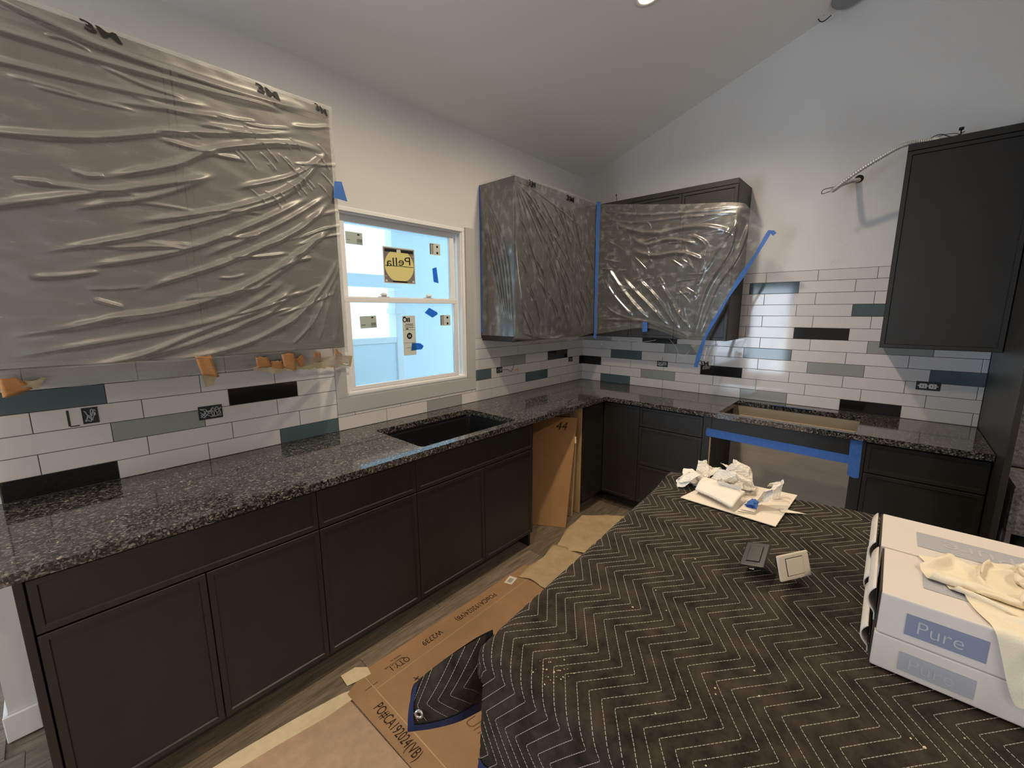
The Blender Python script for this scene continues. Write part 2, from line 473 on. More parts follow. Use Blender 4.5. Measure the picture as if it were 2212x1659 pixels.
# ------------------------------------------------------------------ structure
def struct(name, mb, m, parent=None, **kw):
    o = mb.build(name, m, parent, **kw)
    if parent is None: o['kind'] = 'structure'
    return o

WX0, WX1, WZ0, WZ1 = -2.455, -1.535, 1.105, 2.150       # window opening
T = 0.14
def wallA_poly():
    return [(-3.85, 0), (0, 0), (0, 2.83), (-3.85, 2.83)]
mb = MB().prism(wallA_poly(), 0.0, T, holes=[[(WX0, WZ0), (WX1, WZ0), (WX1, WZ1), (WX0, WZ1)]], fn=lambda x, z, y: (x, y, z))
wall_left = struct('wall_left', mb, M_WALL)
# end wall behind the sink run, side room beyond the outside corner
mb = MB().box(-3.85, -3.85 + T, T, 2.0, 0, 2.83)
struct('wall_side', mb, M_WALL)
# right wall with the pitched top
poly = [(T, 0), (T, 2.79)] + [(-3.5, ceil_z(-3.5) + 0.02), (-7.0, ceil_z(-7.0) + 0.02), (-7.0, 0)]
mb = MB().prism(poly, 0.0, T, fn=lambda y, z, x: (x, y, z))
wall_right = struct('wall_right', mb, M_WALL)
# back walls with glazed doors
mb = MB().prism([(-7.14, 0), (T, 0), (T, 2.9), (-7.14, 2.9)], -7.14, -7.0, holes=[[(-5.53, 0.18), (-4.57, 0.18), (-4.57, 2.22), (-5.53, 2.22)]], fn=lambda x, z, y: (x, y, z))
struct('wall_back', mb, M_WALL)
poly = [(2.0, 0), (2.0, 2.83), (0.0, 2.83), (-3.5, ceil_z(-3.5) + 0.02), (-7.0, ceil_z(-7.0) + 0.02), (-7.0, 0)]
mb = MB().prism(poly, -7.14, -7.0, holes=[[(-0.68, 0.18), (0.88, 0.18), (0.88, 2.12), (-0.68, 2.12)]], fn=lambda y, z, x: (x, y, z))
struct('wall_far', mb, M_WALL)
mb = MB().box(-7.14, -3.71, 2.0, 2.14, 0, 2.83)
struct('wall_front', mb, M_WALL)
def patio(name, fn, a0, a1, z0, z1):
    e = bpy.data.objects.new(name, None); COL.objects.link(e); e['kind'] = 'structure'
    mb = MB()
    w = 0.06
    mid = (a0 + a1) / 2
    for (p, q, r, s) in ((a0, a1, z0, z0 + w), (a0, a1, z1 - w, z1), (a0, a0 + w, z0 + w, z1 - w), (a1 - w, a1, z0 + w, z1 - w)) + (((mid - w / 2, mid + w / 2, z0 + w, z1 - w),) if a1 - a0 > 1.2 else ()):
        mb.box(p, q, 0.03, 0.09, r, s, fn=fn)
    mb.build('door_frame', M_VINYL, e)
    MB().box(a0 + w, a1 - w, 0.055, 0.06, z0 + w, z1 - w, fn=fn).build('glass', M_DGLASS, e)
patio('door_1', lambda a, d, z: (-7.0 - d * 0.4, a, z), -0.68, 0.88, 0.18, 2.12)
patio('door_2', lambda a, d, z: (a, -7.0 - d * 0.4, z), -5.53, -4.57, 0.18, 2.22)

mb = MB().box(-7.2, 0.2, -7.2, 2.2, -0.12, -0.012)
floor = struct('floor', mb, M_PLANK)
# ceiling: flat over the side room, pitched over the kitchen
mb = MB()
def slab(y0, y1, x0, x1):
    za, zb = ceil_z(y0), ceil_z(y1)
    mb.add([(x0, y0, za), (x1, y0, za), (x1, y1, zb), (x0, y1, zb), (x0, y0, za + .1), (x1, y0, za + .1), (x1, y1, zb + .1), (x0, y1, zb + .1)],
           [(0, 1, 2, 3), (7, 6, 5, 4), (0, 4, 5, 1), (1, 5, 6, 2), (2, 6, 7, 3), (3, 7, 4, 0)])
slab(0.0, -3.5, -7.1, 0.1); slab(-3.5, -7.1, -7.1, 0.1)
mb.box(-7.1, -3.75, 0.0, 2.1, 2.80, 2.9)
struct('ceiling', mb, M_CEIL)
# baseboard at the free end of the left wall
mb = MB().bevbox(-3.865, -3.775, -0.014, -0.001, 0.0, 0.105, 0.003).bevbox(-3.864, -3.851, -0.002, 1.95, 0.0, 0.105, 0.003)
struct('baseboard_left', mb, M_BASEB)

# floor planks
pm = {}
random.seed(3)
PW, PL = 0.178, 1.22
row = 0
y = 0.62
while y > -3.4:
    x = -5.6 - (row * 0.47) % PL
    while x < 0:
        a, bb = max(x, -5.6), min(x + PL, -0.002)
        yy0, yy1 = y - PW, y
        lim = -3.87 if yy1 > 0 else 0
        bb = min(bb, lim) if yy1 > 0.0 else bb
        if bb - a > 0.05:
            L = round(bb - a, 3)
            if L not in pm:
                pm[L] = MB().bevbox(-L / 2 + .0006, L / 2 - .0006, -PW / 2 + .0006, PW / 2 - .0006, -0.0115, 0, 0.0012).mesh('plank')
                pm[L].materials.append(M_PLANK)
            o = bpy.data.objects.new('plank', pm[L]); o.location = ((a + bb) / 2, (yy0 + yy1) / 2, 0)
            COL.objects.link(o); o.parent = floor
        x += PL
    y -= PW; row += 1

# ------------------------------------------------------------------ backsplash tiles
TS, TH, Z0, G = 0.3078, 0.0792, 0.914, 0.0013
X0 = -3.445
tile_cache = {}
def tile(wallobj, axis, a, bb, z, zt, m):
    L, Hh = round(bb - a - 2 * G, 4), round(zt - z - 2 * G, 4)
    if L < 0.008 or Hh < 0.008: return
    key = (axis, L, Hh, m.name)
    if key not in tile_cache:
        if axis == 'A': t = MB().bevbox(-L / 2, L / 2, -0.0045, 0.0045, -Hh / 2, Hh / 2, 0.001)
        else: t = MB().bevbox(-0.0045, 0.0045, -L / 2, L / 2, -Hh / 2, Hh / 2, 0.001)
        tile_cache[key] = t.mesh('tile'); tile_cache[key].materials.append(m)
    o = bpy.data.objects.new('tile', tile_cache[key])
    c = (a + bb) / 2
    o.location = (c, -0.0065, (z + zt) / 2) if axis == 'A' else (-0.0065, c, (z + zt) / 2)
    COL.objects.link(o); o.parent = wallobj
colA = {(1, -3.6): M_TB, (1, -2.67): M_TT, (1, -1.75): M_TG, (3, -3.29): M_TG, (4, -2.88): M_TB, (5, -3.6): M_TT,
        (2, -0.73): M_TT, (3, -1.37): M_TT, (4, -1.03): M_TG, (4, -0.42): M_TB, (3, -0.03): M_TB}
colB = {(1, -0.38): M_TT, (1, -1.61): M_TG, (1, -2.22): M_TB, (2, -0.79): M_TG, (3, -0.1): M_TB, (3, -1.3): M_TB,
        (4, -0.49): M_TT, (4, -2.03): M_TG, (4, -2.6): M_TT, (5, -1.0): M_TG, (5, -1.61): M_TT, (6, -0.2): M_TG, (6, -0.79): M_TB,
        (6, -2.33): M_TG, (7, -1.92): M_TB, (9, -2.2): M_TT, (11, -1.62): M_TT}
def pick(tab, r, a, bb):
    for (rr, c), m in tab.items():
        if rr == r and a < c < bb: return m
    return M_TW
CAS0, CAS1, CASZ = -2.522, -1.458, 1.013     # window casing outer edges
for r in range(1, 7):
    z = Z0 + (r - 1) * TH + (0.0015 if r == 1 else 0); zt = Z0 + r * TH
    off = 0 if r % 2 else 0.1026
    k = -2
    while True:
        a = X0 + off + k * TS; bb = a + TS; k += 1
        if a > 0: break
        a, bb = max(a, -3.752), min(bb, 0.0)
        if bb <= a: continue
        mm = pick(colA, r, a, bb)
        if bb <= CAS0 or a >= CAS1: segs = [(a, bb, zt)]
        else:
            segs = []
            if a < CAS0: segs.append((a, CAS0, zt))
            if bb > CAS1: segs.append((CAS1, bb, zt))
            lo, hi = max(a, CAS0), min(bb, CAS1)
            if z < CASZ: segs = [(a, bb, zt)] if zt <= CASZ else segs + [(lo, hi, CASZ)]
        for (p, q, zz) in segs: tile(wall_left, 'A', p, q, z, zz, mm)
for r in range(1, 13):
    z = Z0 + (r - 1) * TH + (0.0015 if r == 1 else 0); zt = Z0 + r * TH
    if r == 12: zt -= 0.008
    off = 0 if r % 2 else -0.1026
    k = -2
    while True:
        bb = -0.227 + off - k * TS; a = bb - TS; k += 1
        if bb < -2.72: break
        a, bb = max(a, -2.7145), min(bb, -0.0112)
        if bb <= a: continue
        mm = pick(colB, r, a, bb)
        if r > 6:
            a, bb = max(a, -2.30), min(bb, -1.36)
            if bb <= a: continue
        tile(wall_right, 'B', a, bb, z, zt, mm)
MB().box(-3.755, CAS0, -0.0085, -0.0003, 0.914, 1.389).box(CAS0, CAS1, -0.0085, -0.0003, 0.914, CASZ).box(CAS1, -0.0005, -0.0085, -0.0003, 0.914, 1.389).build('grout', M_GROUT, wall_left)
MB().box(-0.0085, -0.0003, -2.715, -0.009, 0.914, 1.389).box(-0.0085, -0.0003, -2.30, -1.36, 1.389, Z0 + 12 * TH - 0.007).build('grout', M_GROUT, wall_right)

# ------------------------------------------------------------------ window
win = bpy.data.objects.new('window_1', None); COL.objects.link(win); win['kind'] = 'structure'
tr = bpy.data.objects.new('trim_1', None); COL.objects.link(tr); tr['kind'] = 'structure'
MB().bevbox(CAS0, CAS1, -0.016, -0.001, CASZ, WZ0 - 0.004, 0.002).build('casing_board', M_TRIM, tr)
MB().bevbox(CAS0, WX0 - 0.002, -0.016, -0.001, WZ0 - 0.0035, 2.16, 0.002).build('casing_board', M_TRIM, tr)
MB().bevbox(WX1 + 0.002, CAS1, -0.016, -0.001, WZ0 - 0.0035, 2.16, 0.002).build('casing_board', M_TRIM, tr)
def frame_ring(x0, x1, z0, z1, w, y0, y1, wb=None):
    wb = wb or w
    m_ = MB()
    for (p, q, r, s) in ((x0, x1, z0, z0 + wb), (x0, x1, z1 - w, z1), (x0, x0 + w, z0 + wb, z1 - w), (x1 - w, x1, z0 + wb, z1 - w)):
        m_.bevbox(p, q, y0, y1, r, s, 0.0025)
    return m_
fr = frame_ring(WX0, WX1, WZ0, WZ1, 0.022, -0.004, 0.115)
for k in range(3):
    for xa in (WX0 + 0.022, WX1 - 0.030):
        fr.bevbox(xa, xa + 0.008, 0.005 + k * 0.036, 0.014 + k * 0.036, WZ0 + 0.022, WZ1 - 0.022, 0.001)
    fr.bevbox(WX0 + 0.03, WX1 - 0.03, 0.012 + k * 0.036, 0.020 + k * 0.036, WZ1 - 0.034, WZ1 - 0.022, 0.001)
fr.bevbox(WX0 + 0.005, WX1 - 0.005, -0.010, 0.02, WZ0 + 0.006, WZ0 + 0.022, 0.003)
fr.bevbox(WX0 + 0.02, WX1 - 0.02, -0.002, 0.10, WZ0 + 0.018, 1.1325, 0.003)
fr.build('window_frame', M_VINYL, win)
SX0, SX1 = -2.425, -1.605
ls = frame_ring(SX0, SX1, 1.134, 1.668, 0.029, 0.004, 0.034, wb=0.022).build('lower_sash', M_VINYL, win)
MB().box(SX0 + .03, SX1 - .03, 0.016, 0.020, 1.150, 1.645).build('glass', M_GLASS, ls)
us = frame_ring(SX0 + 0.01, SX1 + 0.012, 1.640, 2.118, 0.034, 0.046, 0.074).build('upper_sash', M_VINYL, win)
MB().box(SX0 + .04, SX1 - .02, 0.058, 0.062, 1.668, 2.09).build('glass', M_GLASS, us)
for xc in (-2.17, -1.84):
    l = MB().bevbox(xc - .034, xc + .034, 0.008, 0.032, 1.6685, 1.678, 0.003).lathe([(0.0, 0.022), (0.013, 0.022), (0.016, 0.008), (0.016, 0)], (xc, 0.02, 1.677), (0, 0, 1), 14).bevbox(xc - .03, xc + .012, 0.0, 0.012, 1.683, 1.692, 0.002)
    l.build('sash_lock', M_VINYL, win)

# stickers on the glass (flat print)
YU, YL = 0.0570, 0.0150
def sheet(pts, th, m, name, parent=None, nrm=None):
    P = [Vector(p) for p in pts]
    n = nrm or (P[1] - P[0]).cross(P[2] - P[0]).normalized()
    k = len(P)
    mb_ = MB().add([p for p in P] + [p + n * th for p in P], [tuple(range(k)), tuple(range(k, 2 * k))[::-1]] + [(i, (i + 1) % k, (i + 1) % k + k, i + k) for i in range(k)])
    return mb_.build(name, m, parent)
IN = Vector((0, -1, 0))
def glass_sticker(name, x0, x1, z0, z1, y, m, label, tilt=0.0):
    e = thing(name, label, 'sticker', ((x0 + x1) / 2, y, (z0 + z1) / 2), 'stickers on the window glass')
    t = math.tan(tilt)
    sheet([(x0, y, z0), (x1, y, z0 + t * (x1 - x0)), (x1 - t * (z1 - z0), y, z1 + t * (x1 - x0)), (x0 - t * (z1 - z0), y, z1)], 0.0004, m, 'backing', e, IN)
    return e
def bars(e, y, rects, m, name='print'):
    mb_ = MB()
    for (x0, x1, z0, z1) in rects: mb_.add([(x0, y, z0), (x1, y, z0), (x1, y, z1), (x0, y, z1)], [(0, 1, 2, 3)])
    return mb_.build(name, m, e, kind='stuff')
e = glass_sticker('window_sticker', -2.372, -2.268, 1.966, 2.034, YU, M_STK, 'small grey sticker at the upper left of the upper window pane')
bars(e, YU - .0008, [(-2.300, -2.286, 2.018, 2.026), (-2.304, -2.272, 1.982, 1.985), (-2.304, -2.272, 1.988, 1.991), (-2.304, -2.272, 1.994, 1.997), (-2.366, -2.345, 1.988, 1.990), (-2.304, -2.272, 1.974, 1.976)], M_INK2)
e = glass_sticker('window_sticker', -1.789, -1.702, 1.960, 2.034, YU, M_STKW, 'small pale sticker in the upper right of the upper window pane')
bars(e, YU - .0008, [(-1.787, -1.780, 1.963, 2.031), (-1.772, -1.768, 1.966, 2.024), (-1.764, -1.761, 1.966, 2.024), (-1.735, -1.720, 2.008, 2.022), (-1.735, -1.720, 1.968, 1.982), (-1.778, -1.755, 2.026, 2.030)], M_INK2)
e = glass_sticker('window_sticker', -2.338, -2.232, 1.489, 1.560, YL, M_STK, 'small grey sticker on the left of the lower window pane', 0.03)
bars(e, YL - .0008, [(-2.266, -2.254, 1.548, 1.556), (-2.27, -2.238, 1.506, 1.509), (-2.27, -2.238, 1.512, 1.515), (-2.27, -2.238, 1.518, 1.521), (-2.332, -2.305, 1.508, 1.511), (-2.27, -2.238, 1.498, 1.500)], M_INK2)
e = glass_sticker('window_sticker', -1.752, -1.664, 1.490, 1.562, YL, M_STKW, 'small pale sticker in the upper right of the lower window pane')
bars(e, YL - .0008, [(-1.750, -1.743, 1.493, 1.559), (-1.735, -1.731, 1.496, 1.552), (-1.727, -1.724, 1.496, 1.552), (-1.698, -1.683, 1.538, 1.552), (-1.698, -1.683, 1.498, 1.512), (-1.741, -1.718, 1.554, 1.558)], M_INK2)
e = glass_sticker('window_sticker', -2.053, -1.957, 1.308, 1.560, YL, M_STKW, 'tall narrow pale sticker in the middle of the lower window pane')
bars(e, YL - .0008, [(-2.048, -2.028, 1.548, 1.555), (-2.02, -2.012, 1.52, 1.548), (-2.008, -1.998, 1.52, 1.548), (-2.03, -1.975, 1.505, 1.509), (-2.04, -1.972, 1.495, 1.498), (-2.035, -1.972, 1.484, 1.487), (-2.05, -1.962, 1.470, 1.4715), (-2.03, -2.012, 1.474, 1.480), (-2.05, -1.962, 1.388, 1.3895), (-2.03, -1.97, 1.355, 1.357)], M_INK2)
MB().lathe([(0.0, 0), (0.020, 0)], (-2.005, YL - .0009, 1.432), (0, -1, 0), 24).build('roundel', M_INK2, e)
MB().lathe([(0.010, 0), (0.016, 0)], (-2.036, YL - .0009, 1.535), (0, -1, 0), 20).build('ring_print', M_INK2, e)
bars(e, YL - .0014, [(-2.014, -2.008, 1.424, 1.440), (-2.002, -1.996, 1.424, 1.440), (-2.014, -1.996, 1.430, 1.434)], M_STKW, 'roundel_mark')
e = glass_sticker('window_sticker', -2.142, -1.912, 1.760, 1.978, YU, M_STKW, 'square dark sticker with a yellow disc on the upper window pane')
bars(e, YU - .0007, [(-2.136, -1.918, 1.766, 1.972)], M_STKD, 'dark_field')
cx, cz, R_ = -2.027, 1.868, 0.101
pts = []
for k in range(48):
    an = 2 * math.pi * k / 48
    pts.append((cx + 1.04 * R_ * math.cos(an), YU - .0011, cz + min(0.90 * R_, max(-0.90 * R_, 1.0 * R_ * math.sin(an)))))
MB().add(pts, [tuple(range(48))]).build('yellow_disc', M_STKY, e)
bars(e, YU - .0015, [(-2.13, -1.925, 1.864, 1.8675), (-2.128, -2.045, 1.949, 1.966), (-2.015, -1.925, 1.949, 1.966), (-2.08, -1.975, 1.767, 1.776)], M_INK2, 'dark_print')
bars(e, YU - .0016, [(-2.043, -2.017, 1.950, 1.966), (-2.131, -2.118, 1.769, 1.782), (-1.936, -1.923, 1.769, 1.782), (-2.131, -2.122, 1.800, 1.804), (-1.933, -1.922, 1.93, 1.934)], M_STKW, 'pale_print')
text_bm('Pella', (-2.025, YU - .0019, 1.892), (-1, 0, -0.10), (0.30, 0, 1), 0.078, 0.25, width=0.178).build('script_lettering', M_INK2, e)
# blue tape bits on the glass
mt_ = bpy.data.materials.new('backlit_blue_tape'); mt_.use_nodes = True
_nt = mt_.node_tree; _nt.nodes.clear()
_o = _nt.nodes.new('ShaderNodeOutputMaterial'); _d = _nt.nodes.new('ShaderNodeBsdfDiffuse'); _t = _nt.nodes.new('ShaderNodeBsdfTranslucent'); _m = _nt.nodes.new('ShaderNodeMixShader')
_d.inputs['Color'].default_value = (.06, .25, .62, 1); _t.inputs['Color'].default_value = (.10, .42, .85, 1); _m.inputs[0].default_value = .6
_nt.links.new(_d.outputs[0], _m.inputs[1]); _nt.links.new(_t.outputs[0], _m.inputs[2]); _nt.links.new(_m.outputs[0], _o.inputs['Surface'])
M_BLUEG = mt_
def tape_poly(name, pts, label, n, m=M_BLUE, grp='blue tape bits on the window glass', cat='tape'):
    o = sheet(pts, 0.0005, m, name, None, Vector(n)); tag(o, label, cat, grp); return o
tape_poly('tape_piece', [(-1.773, YU, 1.871), (-1.738, YU, 1.882), (-1.724, YU, 1.776), (-1.766, YU, 1.783)], 'upright bit of blue tape on the right of the upper window pane', IN, M_BLUEG)
tape_poly('tape_piece', [(-1.880, YL, 1.578), (-1.843, YL, 1.611), (-1.776, YL, 1.581), (-1.774, YL, 1.566), (-1.818, YL, 1.545)], 'slanted bit of blue tape near the top of the lower window pane', IN, M_BLUEG)
tape_poly('tape_piece', [(-1.989, YL - .001, 1.386), (-1.925, YL - .001, 1.381), (-1.898, YL - .001, 1.360), (-1.915, YL - .001, 1.340), (-1.998, YL - .001, 1.337)], 'bit of blue tape across the tall sticker on the lower pane', IN, M_BLUEG)

# ------------------------------------------------------------------ outdoors, seen through the window
gnd = MB().box(-9, 7, 0.3, 14, -0.5, -0.4).build('ground', M_OUTG); gnd['kind'] = 'structure'
pw = thing('porch_wall', 'pale blue wrapped house wall outside beyond the window', 'wall', (0.2, 1.9, -0.4))
MB().box(-1.0, 1.5, 1.75, 1.87, -0.4, 3.6).build('wall_board', M_OUTW, pw)
MB().box(-0.98, 1.5, 1.735, 1.749, 0.50, 0.53).build('rail', M_OUTP, pw)
pp = thing('porch_post', 'white square porch post outside the window beside the pale blue wall', 'post', (-1.03, 1.7, -0.4))
MB().bevbox(-1.07, -0.985, 1.62, 1.73, -0.39, 1.80, 0.008).build('shaft', M_OUTP, pp)
MB().bevbox(-1.10, -0.955, 1.59, 1.749, 1.56, 1.62, 0.006).build('cap', M_OUTP, pp)
pb = thing('porch_beam', 'pale blue horizontal porch beam outside above the post', 'beam', (-2.2, 1.7, 1.82))
MB().bevbox(-3.6, -0.985, 1.60, 1.74, 1.83, 1.95, 0.006).build('beam_board', M_OUTW, pb)
po = thing('porch_roof', 'pale blue porch soffit outside at the top of the window', 'roof', (-1.5, 1.2, 2.6))
MB().box(-3.6, 1.4, 0.6, 1.74, 2.42, 2.50).build('soffit_board', M_OUTW, po)
ra = thing('porch_railing', 'low pale panel railing outside to the left of the post', 'railing', (-2.4, 1.68, -0.4))
MB().bevbox(-3.6, -1.075, 1.62, 1.72, 1.26, 1.32, 0.004).build('top_rail', M_OUTP, ra)
MB().box(-3.6, -1.075, 1.64, 1.70, -0.39, 1.255).build('panel', M_OUTW, ra)

# ------------------------------------------------------------------ cabinets
fA = lambda a, d, z: (a, -d, z)
fB = lambda a, d, z: (-d, a, z)
def slim_door(mb, fn, a0, a1, z0, z1, d0, d1, w=0.019, rec=0.006, bv=0.0015):
    R0 = [(a0, z0), (a1, z0), (a1, z1), (a0, z1)]
    def ring(i, d): return [fn(a + (i if a == a0 else -i), d, z + (i if z == z0 else -i)) for a, z in R0]
    rings = [ring(0, d0), ring(0, d1 - bv), ring(bv, d1), ring(w, d1), ring(w + 0.003, d1 - rec)]
    vs = [p for r in rings for p in r]
    fs = [(0, 1, 2, 3)]
    for k in range(4):
        for i in range(4):
            j = (i + 1) % 4
            fs.append((k * 4 + i, k * 4 + j, (k + 1) * 4 + j, (k + 1) * 4 + i))
    fs.append((16, 17, 18, 19))
    return mb.add(vs, fs)
def door(parent, fn, a0, a1, z0, z1, d0, d1, name='door', flat=False):
    g = 0.0015
    mb_ = MB()
    slim_door(mb_, fn, a0 + g, a1 - g, z0 + g, z1 - g, d0, d1)
    return mb_.build(name, M_CAB, parent)
def hollow(fn, a0, a1, d0, d1, z0, z1, t=0.018):
    m_ = MB()
    m_.box(a0, a0 + t, d0, d1, z0, z1, fn=fn).box(a1 - t, a1, d0, d1, z0, z1, fn=fn)
    m_.box(a0 + t, a1 - t, d0, d1, z0, z0 + t, fn=fn).box(a0 + t, a1 - t, d0, d0 + 0.006, z0 + t, z1 - 0.08, fn=fn)
    m_.box(a0 + t, a1 - t, d1 - t, d1, z1 - 0.08, z1, fn=fn)
    return m_
CB, CT = 0.100, 0.8805     # carcass bottom / top
DF = 0.620
def base(name, label, fn, a0, a1, kind, loc, splits=(), grp='base cabinets'):
    e = thing(name, label, 'cabinet', loc, grp)
    g = 0.001
    hollow(fn, a0 + g, a1 - g, 0.004, 0.598, CB, CT).build('carcass', M_CAB, e)
    MB().box(a0 + g, a1 - g, 0.50, 0.515, 0.001, CB, fn=fn).build('toe_kick', M_CABIN, e)
    return e
ZD, ZM = 0.105, 0.700
c1 = base('base_cabinet', 'wide dark base cabinet with one long drawer over two doors', fA, -3.70, -2.917, 2, (-3.31, -0.6, 0))
door(c1, fA, -3.70, -2.917, ZM, 0.868, 0.600, DF, 'drawer_front')
door(c1, fA, -3.70, -3.308, ZD, ZM - 0.003, 0.600, DF); door(c1, fA, -3.308, -2.917, ZD, ZM - 0.003, 0.600, DF)
c2 = base('base_cabinet', 'narrow dark base cabinet with one drawer over one door', fA, -2.917, -2.434, 1, (-2.67, -0.6, 0))
door(c2, fA, -2.917, -2.434, ZM, 0.868, 0.600, DF, 'drawer_front'); door(c2, fA, -2.917, -2.434, ZD, ZM - 0.003, 0.600, DF)
c3 = thing('base_cabinet', 'dark sink base cabinet with false front and two doors under the sink', 'cabinet', (-1.97, -0.6, 0), 'base cabinets')
g = 0.001
MB().box(-2.433, -2.415, 0.004, 0.598, CB, CT, fn=fA).box(-1.539, -1.521, 0.004, 0.598, 0.001, CT, fn=fA).box(-2.415, -1.539, 0.004, 0.598, CB, CB + .018, fn=fA).box(-2.415, -1.539, 0.585, 0.598, 0.82, CT, fn=fA).build('carcass', M_CAB, c3)
MB().box(-2.433, -1.54, 0.50, 0.515, 0.001, CB, fn=fA).build('toe_kick', M_CABIN, c3)
door(c3, fA, -2.434, -1.521, ZM, 0.868, 0.600, DF, 'false_front')
door(c3, fA, -2.434, -1.966, ZD, ZM - 0.003, 0.600, DF); door(c3, fA, -1.966, -1.521, ZD, ZM - 0.003, 0.600, DF)
ep = MB().bevbox(-3.722, -3.703, 0.003, 0.618, 0.001, 0.8805, 0.0015, fn=fA).build('end_panel', M_CAB)
tag(ep, 'tall dark end panel closing the left end of the sink run', 'panel')
# blind corner
c4 = thing('base_cabinet', 'dark blind corner base cabinet with plain filler faces', 'cabinet', (-0.4, -0.4, 0), 'base cabinets')
MB().box(-0.905, -0.887, 0.004, 0.598, CB, CT, fn=fA).box(-0.887, -0.02, 0.004, 0.598, CB, CB + .018, fn=fA).build('carcass', M_CAB, c4)
MB().box(-0.912, -0.9055, 0.02, 0.600, 0.004, CT, fn=fA).build('raw_side', M_RAW, c4)
c4['label'] = 'dark blind corner base cabinet with tan raw side edge by the opening'
MB().box(-0.905, -0.60, 0.50, 0.515, 0.001, CB, fn=fA).build('toe_kick', M_CABIN, c4)
MB().bevbox(-0.904, -0.622, 0.600, DF, ZD, 0.868, 0.0015, fn=fA).build('filler_face', M_CAB, c4)
# right wall run
c5 = base('base_cabinet', 'dark corner base cabinet with one narrow full height door', fB, -0.928, -0.624, 1, (-0.6, -0.78, 0))
door(c5, fB, -0.928, -0.622, ZD, 0.868, 0.600, DF)
c6 = base('base_cabinet', 'dark base cabinet with a stack of three drawers', fB, -1.390, -0.928, 3, (-0.6, -1.16, 0))
for za, zb in ((0.718, 0.868), (0.415, 0.715), (ZD, 0.412)): door(c6, fB, -1.390, -0.928, za, zb, 0.600, DF, 'drawer_front')
c7 = thing('cooktop_cabinet', 'dark cabinet with open front and tan back board under the cooktop cutout', 'cabinet', (-0.6, -1.82, 0), 'base cabinets')
MB().box(-1.445, -1.391, 0.10, 0.600, CB, CT, fn=fB).box(-2.250, -2.196, 0.10, 0.600, CB, CT, fn=fB).box(-2.196, -1.445, 0.10, 0.60, CB, CB + .018, fn=fB).build('carcass', M_CABIN, c7)
MB().bevbox(-1.4435, -1.391, 0.6005, DF, ZD, 0.872, 0.0015, fn=fB).bevbox(-2.250, -2.198, 0.6005, DF, ZD, 0.872, 0.0015, fn=fB).bevbox(-2.1978, -1.4438, 0.6005, DF, 0.738, 0.872, 0.0015, fn=fB).build('face_frame', M_CAB, c7)
MB().box(-1.4445, -1.4415, 0.602, 0.6215, ZD, 0.737, fn=fB).build('raw_edge', M_RAW, c7)
MB().box(-2.195, -1.446, 0.10, 0.115, CB + .02, CT, fn=fB).build('back_board', M_MDF, c7)
MB().box(-2.195, -1.60, 0.548, 0.572, 0.870, 0.9070, fn=fB).build('wood_rail', M_RAW, c7)
MB().box(-2.25, -1.391, 0.50, 0.515, 0.001, CB, fn=fB).build('toe_kick', M_CABIN, c7)
c8 = base('base_cabinet', 'dark two drawer base cabinet against the tall panel', fB, -2.712, -2.251, 2, (-0.6, -2.48, 0))
door(c8, fB, -2.712, -2.251, 0.700, 0.868, 0.600, DF, 'drawer_front'); door(c8, fB, -2.712, -2.251, ZD, 0.697, 0.600, DF, 'drawer_front')
tp = MB().bevbox(-2.738, -2.716, 0.003, 0.825, 0.001, 2.60, 0.0015, fn=fB).build('tall_panel', M_CAB)
tag(tp, 'tall dark refrigerator side panel reaching from floor past the upper cabinet', 'panel')

# upper cabinets
UB, UT, UF = 1.372, 2.462, 0.337
def upper(label, fn, a0, a1, loc, doors, fill=None, UB=UB):
    e = thing('upper_cabinet', label, 'cabinet', loc, 'upper cabinets')
    MB().box(a0, a1, 0.012 if False else 0.003, 0.316, UB + 0.012, UT, fn=fn).box(a0, a1, 0.295, 0.316, UB, UB + 0.012, fn=fn).box(a0, a0 + .018, 0.012, 0.295, UB, UB + 0.012, fn=fn).box(a1 - .018, a1, 0.012, 0.295, UB, UB + 0.012, fn=fn).build('carcass', M_CAB, e)
    for (p, q) in doors: door(e, fn, p, q, UB + 0.002, UT - 0.035, 0.318, UF)
    MB().box(a0, a1, 0.3165, UF, UT - 0.033, UT, fn=fn).build('top_rail', M_CAB, e)
    if fill: MB().box(fill[0], fill[1], 0.317, UF - .001, UB, UT - 0.036, fn=fn).build('filler', M_CAB, e)
    return e
upper('large dark upper cabinet under the big foggy plastic sheet', fA, -3.722, -2.612, (-3.17, -0.1, UB), [(-3.722, -3.168), (-3.168, -2.612)], UB=1.416)
upper('dark upper cabinet between window and corner, wrapped in clear plastic', fA, -1.385, -0.003, (-0.8, -0.1, UB), [(-1.385, -1.012), (-1.012, -0.64)], (-0.638, -0.34))
upper('dark upper cabinet on the right wall half covered by loose plastic', fB, -1.412, -0.342, (-0.1, -0.9, UB), [(-1.412, -1.036), (-1.036, -0.66)], (-0.658, -0.343))
upper('bare dark upper cabinet with one door beside the tall panel', fB, -2.714, -2.238, (-0.1, -2.47, UB), [(-2.714, -2.238)])

